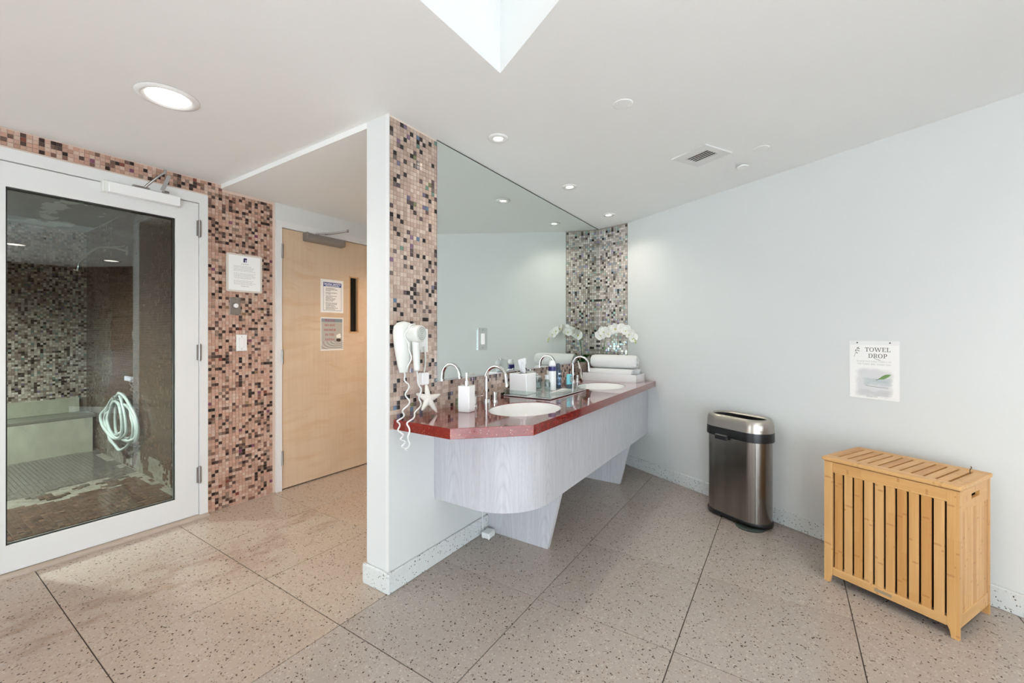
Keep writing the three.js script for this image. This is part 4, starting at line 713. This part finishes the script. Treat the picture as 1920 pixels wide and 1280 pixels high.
// ------------------------------------------------------------------ on the floor below
{
  const t = thing('plug_adapter', 'small white box on the floor by the vanity leg', 'adapter', [2.005, 0, -1.478], 0.1);
  part('case', rbox(0.07, 0.034, 0.055, 0.006, 0, 0.021, 0), whitePlastic, t);
  for (const [x, z] of [[-0.027, 0.02], [0.027, 0.02], [-0.027, -0.02], [0.027, -0.02]]) part('foot', cyl(0.005, 0.005, 0.005, x, 0, z, 10), whitePlastic, t);
  part('cable', tube([[0, 0.02, -0.026], [0.002, 0.03, -0.037], [0.002, 0.12, -0.042], [0.002, 0.345, -0.042]], 0.003, 20, 6), whitePlastic, t);
}
{
  const t = thing('trash_can', 'slim brushed steel trash can with open top and black band', 'trash can', onR(1.19, 0.158), TURN);
  const N = 64, ring = (L, r) => { const o = []; for (let i = 0; i < N; i++) { const a = i / N * 6.2832, c = Math.cos(a), s = Math.sin(a); o.push([(Math.abs(c) < 1e-6 ? 0 : Math.sign(c)) * (L / 2 - r) + c * r, s * r]); } return o; };
  const loft = (rows) => { const pos = [], idx = [], uv = []; rows.forEach(([y, L, r], j) => ring(L, r).forEach(([x, z], i) => { pos.push(x, y, z); uv.push(i / N * 1.1, y); })); for (let j = 0; j < rows.length - 1; j++) for (let i = 0; i < N; i++) { const a = j * N + i, b = j * N + (i + 1) % N; idx.push(a, a + N, b, b, a + N, b + N); } const g = new THREE.BufferGeometry(); g.setAttribute('position', new THREE.Float32BufferAttribute(pos, 3)); g.setAttribute('uv', new THREE.Float32BufferAttribute(uv, 2)); g.setIndex(idx); g.computeVertexNormals(); return g; };
  part('base', loft([[0.016, 0.38, 0.088], [0.016, 0.412, 0.103], [0.034, 0.414, 0.104], [0.04, 0.405, 0.1], [0.04, 0.39, 0.09]]), black, t);
  part('body', loft([[0.036, 0.4, 0.1], [0.54, 0.4, 0.1]]), steel, t);
  part('body_seam', boxAB(0.166, 0.1675, 0.042, 0.535, 0.0932, 0.0945), std({ color: '#6d6a66', metalness: 1, roughness: 0.4 }), t);
  const b = part('band', loft([[0.534, 0.39, 0.095], [0.534, 0.42, 0.11], [0.536, 0.424, 0.112], [0.59, 0.422, 0.111], [0.592, 0.41, 0.105]]), black, t);
  part('grip_tab', rbox(0.085, 0.03, 0.02, 0.005, -0.045, 0.53, 0.117), black, b);
  part('grip_trim', rbox(0.08, 0.005, 0.018, 0.002, -0.045, 0.546, 0.117), satin, b);
  part('lid_rim', loft([[0.591, 0.42, 0.11], [0.63, 0.418, 0.109], [0.655, 0.408, 0.104], [0.668, 0.39, 0.095], [0.672, 0.37, 0.085], [0.67, 0.35, 0.075], [0.66, 0.338, 0.069]]), steelLid, t);
  part('inner_sleeve', loft([[0.662, 0.338, 0.069], [0.6, 0.33, 0.066], [0.5, 0.33, 0.066]]), black, t);
  part('bin_bottom', extrude(ring(0.37, 0.09), 0.01).translate(0, 0.05, 0), blackMatt, t);
  part('badge', rbox(0.02, 0.003, 0.001, 0.0004, 0.0, 0, 0), std({ color: '#6a6763', roughness: 0.5, metalness: 0.8 }), t, [0.187, 0.608, 0.0585 + 0.01], [0, 0.95, 0]);
}
{
  const p = onR(1.3, 0.213); const t = thing('floor_pad', 'dark round pad under the steel trash can', 'pad', p, TURN);
  part('disc', lathe([[0, 0.014], [0.07, 0.014], [0.082, 0.006], [0.084, 0], [0, 0]], 40), std({ color: '#3c4542', roughness: 0.35, metalness: 0.3 }), t);
}
{
  const t = thing('laundry_hamper', 'slatted bamboo laundry hamper against the white wall', 'hamper', onR(2.052, 0.266), TURN);
  const W = 0.47, D = 0.345, H = 0.605, post = 0.036, x0 = -W / 2, x1 = W / 2, z0 = -D / 2, z1 = D / 2, th = 0.014;
  const bm = (i) => bambooMats[((i % 3) + 3) % 3], B = (g, o = 0) => { const q = metreUV(g, 1); const u = q.attributes.uv; for (let i = 0; i < u.count; i++) u.setXY(i, u.getX(i) / 0.05 + o, u.getY(i) / 0.6 + o * 0.7); return q; };
  const Bh = (g, o = 0) => { const q = metreUV(g, 1); const u = q.attributes.uv; for (let i = 0; i < u.count; i++) { const a = u.getX(i), b = u.getY(i); u.setXY(i, b / 0.05 + o, a / 0.6 + o * 0.7); } return q; };
  const bd = (a, b, c, d, e, f, r = 0.0015) => rbox(b - a, d - c, f - e, r, (a + b) / 2, (c + d) / 2, (e + f) / 2, 1);
  const yt = H - 0.022, rb = 0.045, rt = 0.05;
  // posts with a curved foot
  const foot = (sx) => { const sh = new THREE.Shape(); sh.moveTo(0, 0); sh.lineTo(post * 0.66, 0); sh.quadraticCurveTo(post * 0.74, 0.03, post, 0.045); sh.lineTo(post, yt); sh.lineTo(0, yt); const g = new THREE.ExtrudeGeometry(sh, { depth: th, bevelEnabled: false }); if (sx > 0) { g.rotateY(Math.PI).translate(0, 0, th); } return g; };
  part('leg', B(foot(-1).translate(x0, 0, z1 - th), 0.1), bm(2), t); part('leg_001', B(foot(1).translate(x1, 0, z1 - th), 0.5), bm(0), t);
  part('leg_002', B(foot(-1).translate(x0, 0, z0), 0.3), bm(1), t); part('leg_003', B(foot(1).translate(x1, 0, z0), 0.8), bm(0), t);
  const fs = (n, list) => list.forEach((g, i) => part(i ? n + '_' + String(i).padStart(3, '0') : n, g, bm(Math.floor(hash(i, n.length, 7) * 3)), t));
  for (const [zz0, zz1, nm] of [[z1 - th, z1, 'front_slat'], [z0, z0 + th, 'back_slat']]) {
    const n = 10, gap = 0.0076, w = (W - 2 * post - (n + 1) * gap) / n, l = [];
    for (let i = 0; i < n; i++) { const a = x0 + post + gap + i * (w + gap); l.push(B(bd(a, a + w, rb + 0.03, yt - rt + 0.004, zz0 + 0.002, zz1 - 0.0015), i * 0.37)); }
    fs(nm, l);
    part('rail', Bh(bd(x0 + post, x1 - post, yt - rt, yt, zz0, zz1), 0.2), bm(0), t); part('rail_001', Bh(bd(x0 + post, x1 - post, rb - 0.005, rb + 0.032, zz0, zz1), 0.6), bm(2), t);
  }
  for (const sd of [-1, 1]) {
    const a = sd > 0 ? x1 - th : x0, b = sd > 0 ? x1 : x0 + th, n = 9, gap = 0.0022, za = z0 + th + 0.018, zb = z1 - th - 0.018, w = (zb - za - (n + 1) * gap) / n, l = [];
    for (let i = 0; i < n; i++) { const q = za + gap + i * (w + gap); l.push(B(bd(a + 0.002, b - 0.0018, rb + 0.05, yt - 0.08, q, q + w, 0.0012), i * 0.29)); }
    fs('side_slat', l);
    part('side_stile', B(bd(a, b, rb, yt, z0 + th, za), 0.2), bm(1), t); part('side_stile_001', B(bd(a, b, rb, yt, zb, z1 - th), 0.4), bm(2), t);
    const hz = 0.045; part('side_rail', Bh(merge([bd(a, b, yt - 0.085, yt - 0.05, za, zb), bd(a, b, yt - 0.03, yt, za, zb), bd(a, b, yt - 0.051, yt - 0.029, za, -hz), bd(a, b, yt - 0.051, yt - 0.029, hz, zb)]), 0.3), bm(0), t);
    part('side_rail_001', Bh(bd(a, b, rb, rb + 0.054, za, zb), 0.1), bm(2), t);
  }
  // lid with cross slots
  const lx0 = x0 - 0.007, lx1 = x1 + 0.007, lz0 = z0 - 0.004, lz1 = z1 + 0.01, ly0 = yt + 0.003, ly1 = H, nb = 12, sg = 0.0075, ends = 0.045, cw = (lx1 - lx0 - 2 * ends - 11 * sg) / 10, l = [];
  const lid = new THREE.Group(); lid.name = 'lid'; t.add(lid);
  const LB = (g, i, nm) => part(nm, g, bm(i), lid);
  LB(Bh(bd(lx0, lx1, ly0, ly1, lz1 - 0.055, lz1, 0.006), 0.1), 2, 'lid_rail'); LB(Bh(bd(lx0, lx1, ly0, ly1, lz0, lz0 + 0.05, 0.006), 0.4), 0, 'lid_rail_001');
  LB(B(bd(lx0, lx0 + ends, ly0, ly1, lz0 + 0.044, lz1 - 0.049, 0.004), 0.3), 1, 'lid_slat'); LB(B(bd(lx1 - ends, lx1, ly0, ly1, lz0 + 0.044, lz1 - 0.049, 0.004), 0.7), 2, 'lid_slat_001');
  for (let i = 0; i < 10; i++) { const a = lx0 + ends + sg + i * (cw + sg); LB(B(bd(a, a + cw, ly0 + 0.001, ly1 - 0.0005, lz0 + 0.047, lz1 - 0.052, 0.001), i * 0.21), i, 'lid_slat_' + String(i + 2).padStart(3, '0')); } void nb; void l;
  part('shade_liner', merge([boxAB(x0 + 0.03, x1 - 0.03, 0.08, yt - 0.03, z1 - 0.03, z1 - 0.027), boxAB(x0 + 0.03, x1 - 0.03, 0.08, yt - 0.03, z0 + 0.027, z0 + 0.03), boxAB(x0 + 0.027, x0 + 0.03, 0.08, yt - 0.03, z0 + 0.03, z1 - 0.03), boxAB(x1 - 0.03, x1 - 0.027, 0.08, yt - 0.03, z0 + 0.03, z1 - 0.03), boxAB(x0 + 0.03, x1 - 0.03, 0.075, 0.08, z0 + 0.03, z1 - 0.03)]), std({ color: '#2f2822', roughness: 0.95 }), t);  // coloured near black to paint the shade seen between the slats
  part('label_plate', rbox(0.062, 0.012, 0.0015, 0.0005, -0.005, rb + 0.014, z1 + 0.0006), std({ color: '#9c8c72', roughness: 0.6 }), t);
  part('hanger_clip', tube([[0.2, H, z0 + 0.1], [0.2, H + 0.018, z0 + 0.1], [0.203, H + 0.026, z0 + 0.096], [0.2, H + 0.03, z0 + 0.09]], 0.0018, 14, 6), std({ color: '#6a5a44', metalness: 0.8, roughness: 0.4 }), t);
}
{
  const t = thing('notice', 'towel drop notice pinned in a clear sleeve on white wall', 'notice', onR(1.843, 0.0015, 0.854), TURN);
  // local +x runs toward the camera along the wall
  const w = 0.212, h = 0.287;
  part('sleeve', rbox(w + 0.006, h + 0.022, 0.0008, 0.0003, 0, (h + 0.022) / 2, 0.0004, 1), phy({ color: '#f2f2f0', roughness: 0.15, clearcoat: 0.6 }), t);
  part('print', new THREE.PlaneGeometry(w, h).translate(0, h / 2, 0.0013), paperMat(640, 866, (g, W, H) => {
    g.fillStyle = '#f4f3f0'; g.fillRect(0, 0, W, H);
    const sm = (x, y, rx, ry, c, n) => { for (let i = 0; i < n; i++) { g.fillStyle = c; g.beginPath(); g.ellipse(x + (hash(i, 1, x) - 0.5) * rx, y + (hash(i, 2, y) - 0.5) * ry, rx * 0.13, ry * 0.12, 0, 0, 6.3); g.fill(); } };
    sm(320, 610, 420, 400, 'rgba(214,219,218,0.10)', 420); sm(370, 590, 330, 110, 'rgba(188,198,196,0.10)', 200); sm(330, 770, 380, 90, 'rgba(190,196,196,0.08)', 160);
    g.strokeStyle = '#8d9694'; g.lineWidth = 7; g.beginPath(); g.moveTo(210, 655); g.quadraticCurveTo(330, 672, 510, 672); g.stroke();
    g.strokeStyle = '#6f9456'; g.lineWidth = 5; for (let i = 0; i < 26; i++) { const q = i / 26, x = 375 + 140 * q, y = 548 - 75 * q; g.strokeStyle = i % 2 ? '#7fa162' : '#5f8548'; for (const s of [-1, 1]) { g.beginPath(); g.moveTo(x, y); g.lineTo(x + 28 + 10 * q, y + s * 30 * Math.sin(3 * q + 0.3) - 16); g.stroke(); } }
    g.strokeStyle = '#4a4f45'; g.lineWidth = 6; g.beginPath(); g.moveTo(350, 562); g.lineTo(400, 535); g.stroke();
    g.fillStyle = '#4a4a48'; g.textAlign = 'center'; g.font = '92px serif'; g.fillText('TOWEL', 372, 106, 440); g.fillText('DROP', 372, 206, 350);
    g.strokeStyle = '#4a4a48'; g.lineWidth = 5; g.beginPath(); g.moveTo(330, 208); g.quadraticCurveTo(360, 236, 410, 240); g.stroke();
    g.strokeStyle = '#6d6d6a'; g.lineWidth = 4; g.beginPath(); g.moveTo(60, 200); g.quadraticCurveTo(70, 120, 130, 30); g.stroke(); g.fillStyle = '#6d6d6a'; for (const [x, y, a] of [[96, 132, 0.6], [118, 96, 0.5], [80, 90, 2], [122, 60, 0.7], [104, 50, 2.2]]) { g.beginPath(); g.ellipse(x, y, 18, 6, a, 0, 6.3); g.fill(); }
    g.fillStyle = '#c3c2be'; g.font = '34px sans-serif'; g.fillText('PLEASE PUT USED TOWELS IN', 320, 278, 480); g.fillText('THE TOWEL BIN. THANK YOU', 320, 322, 480);
    g.fillStyle = '#9a9a98'; g.font = '28px serif'; g.fillText('THANK YOU', 300, 842, 140);
  }, 0.4), t);
  for (const x of [-0.072, 0.07]) part(x < 0 ? 'pin' : 'pin_001', new THREE.SphereGeometry(0.0035, 10, 8).translate(x, h + 0.012, 0.003), black, t);
}

// ------------------------------------------------------------------ ceiling fittings
const glow = (k, c = '#fff4e4') => std({ color: '#ffffff', emissive: new THREE.Color(c), emissiveIntensity: k, roughness: 0.5 });
function downlight(label, x, z, rTrim, rLens, power, color, y = CEIL, group) {
  const t = thing('recessed_light', label, 'ceiling light', [x, y, z], 0, group);
  part('trim_ring', lathe([[rLens * 1.02, -0.003], [rLens * 1.15, -0.008], [rTrim * 0.86, -0.009], [rTrim, -0.003], [rTrim, 0.0], [rLens * 1.02, 0.0]], 40), whiteGloss, t);
  part('lens', cyl(rLens, rLens, 0.003, 0, -0.0045, 0, 36), glow(power > 0.8 ? 6 : 4, color), t);
  const s = new THREE.SpotLight(new THREE.Color(color), power, 0, 1.25, 0.7, 2); s.name = 'lamp'; s.position.set(0, -0.012, 0); s.target.position.set(0, -1.5, 0); s.castShadow = true; s.shadow.radius = rLens / 0.02; t.add(s, s.target);
}
downlight('large round recessed light before the glass door', 0.707, -2.238, 0.112, 0.076, 3.0, '#fff6ec');
downlight('round recessed light behind the camera, nearer the glass door', 0.913, 0.822, 0.112, 0.076, 4, '#fff4e6');
downlight('round recessed light behind the camera, nearer the right wall', 1.848, 1.35, 0.112, 0.076, 2.5, '#fff4e6');
downlight('small recessed light nearest, above the near basin', 1.795, -1.259, 0.053, 0.024, 0.7, '#fff3e2', CEIL, 'small lights over the vanity');
downlight('middle small recessed light over the vanity', 2.655, -1.259, 0.053, 0.024, 0.7, '#fff3e2', CEIL, 'small lights over the vanity');
downlight('farthest small recessed light, above the orchid end', 3.466, -1.277, 0.053, 0.024, 0.7, '#fff3e2', CEIL, 'small lights over the vanity');
downlight('recessed corridor light hidden behind the partition', 2.75, -2.45, 0.1, 0.07, 6.2, '#ffe0c2', SOFFIT);
downlight('added unseen light that brightens the steam room', -0.3, -4.9, 0.1, 0.07, 76, '#f6f5f0', CS);  // lamp added out of view to brighten the steam room
{
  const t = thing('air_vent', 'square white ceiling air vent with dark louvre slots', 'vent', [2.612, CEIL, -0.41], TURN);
  const w = 0.225, wi = 0.142, wd = 0.1;
  part('flange', merge([boxAB(-w / 2, w / 2, -0.006, 0, -w / 2, -wd / 2), boxAB(-w / 2, w / 2, -0.006, 0, wd / 2, w / 2), boxAB(-w / 2, -wi / 2, -0.006, 0, -wd / 2, wd / 2), boxAB(wi / 2, w / 2, -0.006, 0, -wd / 2, wd / 2)]), whiteTrim, t);
  part('duct', merge([boxAB(-wi / 2 - 0.002, -wi / 2, 0, 0.4, -wd / 2, wd / 2), boxAB(wi / 2, wi / 2 + 0.002, 0, 0.4, -wd / 2, wd / 2), boxAB(-wi / 2, wi / 2, 0, 0.4, -wd / 2 - 0.002, -wd / 2), boxAB(-wi / 2, wi / 2, 0, 0.4, wd / 2, wd / 2 + 0.002), boxAB(-wi / 2, wi / 2, 0.4, 0.402, -wd / 2, wd / 2)]), std({ color: '#3b3f41', roughness: 0.9 }), t);  // walls coloured dark to deepen the shade between the louvres
  for (let i = 0; i < 5; i++) part(i ? 'louvre_00' + i : 'louvre', new THREE.BoxGeometry(wi, 0.0014, 0.0095).rotateX(0.2).translate(0, -0.005, -wd / 2 + (i + 0.62) * wd / 5), whiteTrim, t);
}
const disc = (name, label, cat, x, z, r, h) => { const t = thing(name, label, cat, [x, CEIL, z]); part('cover', lathe([[0, -h], [r * 0.8, -h], [r * 0.96, -h * 0.75], [r, -h * 0.2], [r, 0], [0, 0]], 36), ceilPaint, t); return t; };
{ const t = disc('cover_plate', 'round white blank plate on the ceiling beside the skylight', 'cover plate', 1.836, -0.61, 0.044, 0.004); for (const s of [-1, 1]) part('screw', new THREE.SphereGeometry(0.003, 8, 6).translate(0.022 * s, -0.0045, 0.02 * s), whiteGloss, t); }
disc('cover_plate', 'round white blank plate on the ceiling past the vent', 'cover plate', 2.691, -0.118, 0.042, 0.004);
{ const t = disc('sprinkler_cover', 'small white sprinkler cap with dark gap beside air vent', 'sprinkler', 2.892, -0.224, 0.034, 0.007); part('stem', cyl(0.012, 0.012, 0.012, 0, -0.011, 0, 16), whitePlastic, t); t.children[0].position.y = -0.01; }

renderer.render(scene, camera);
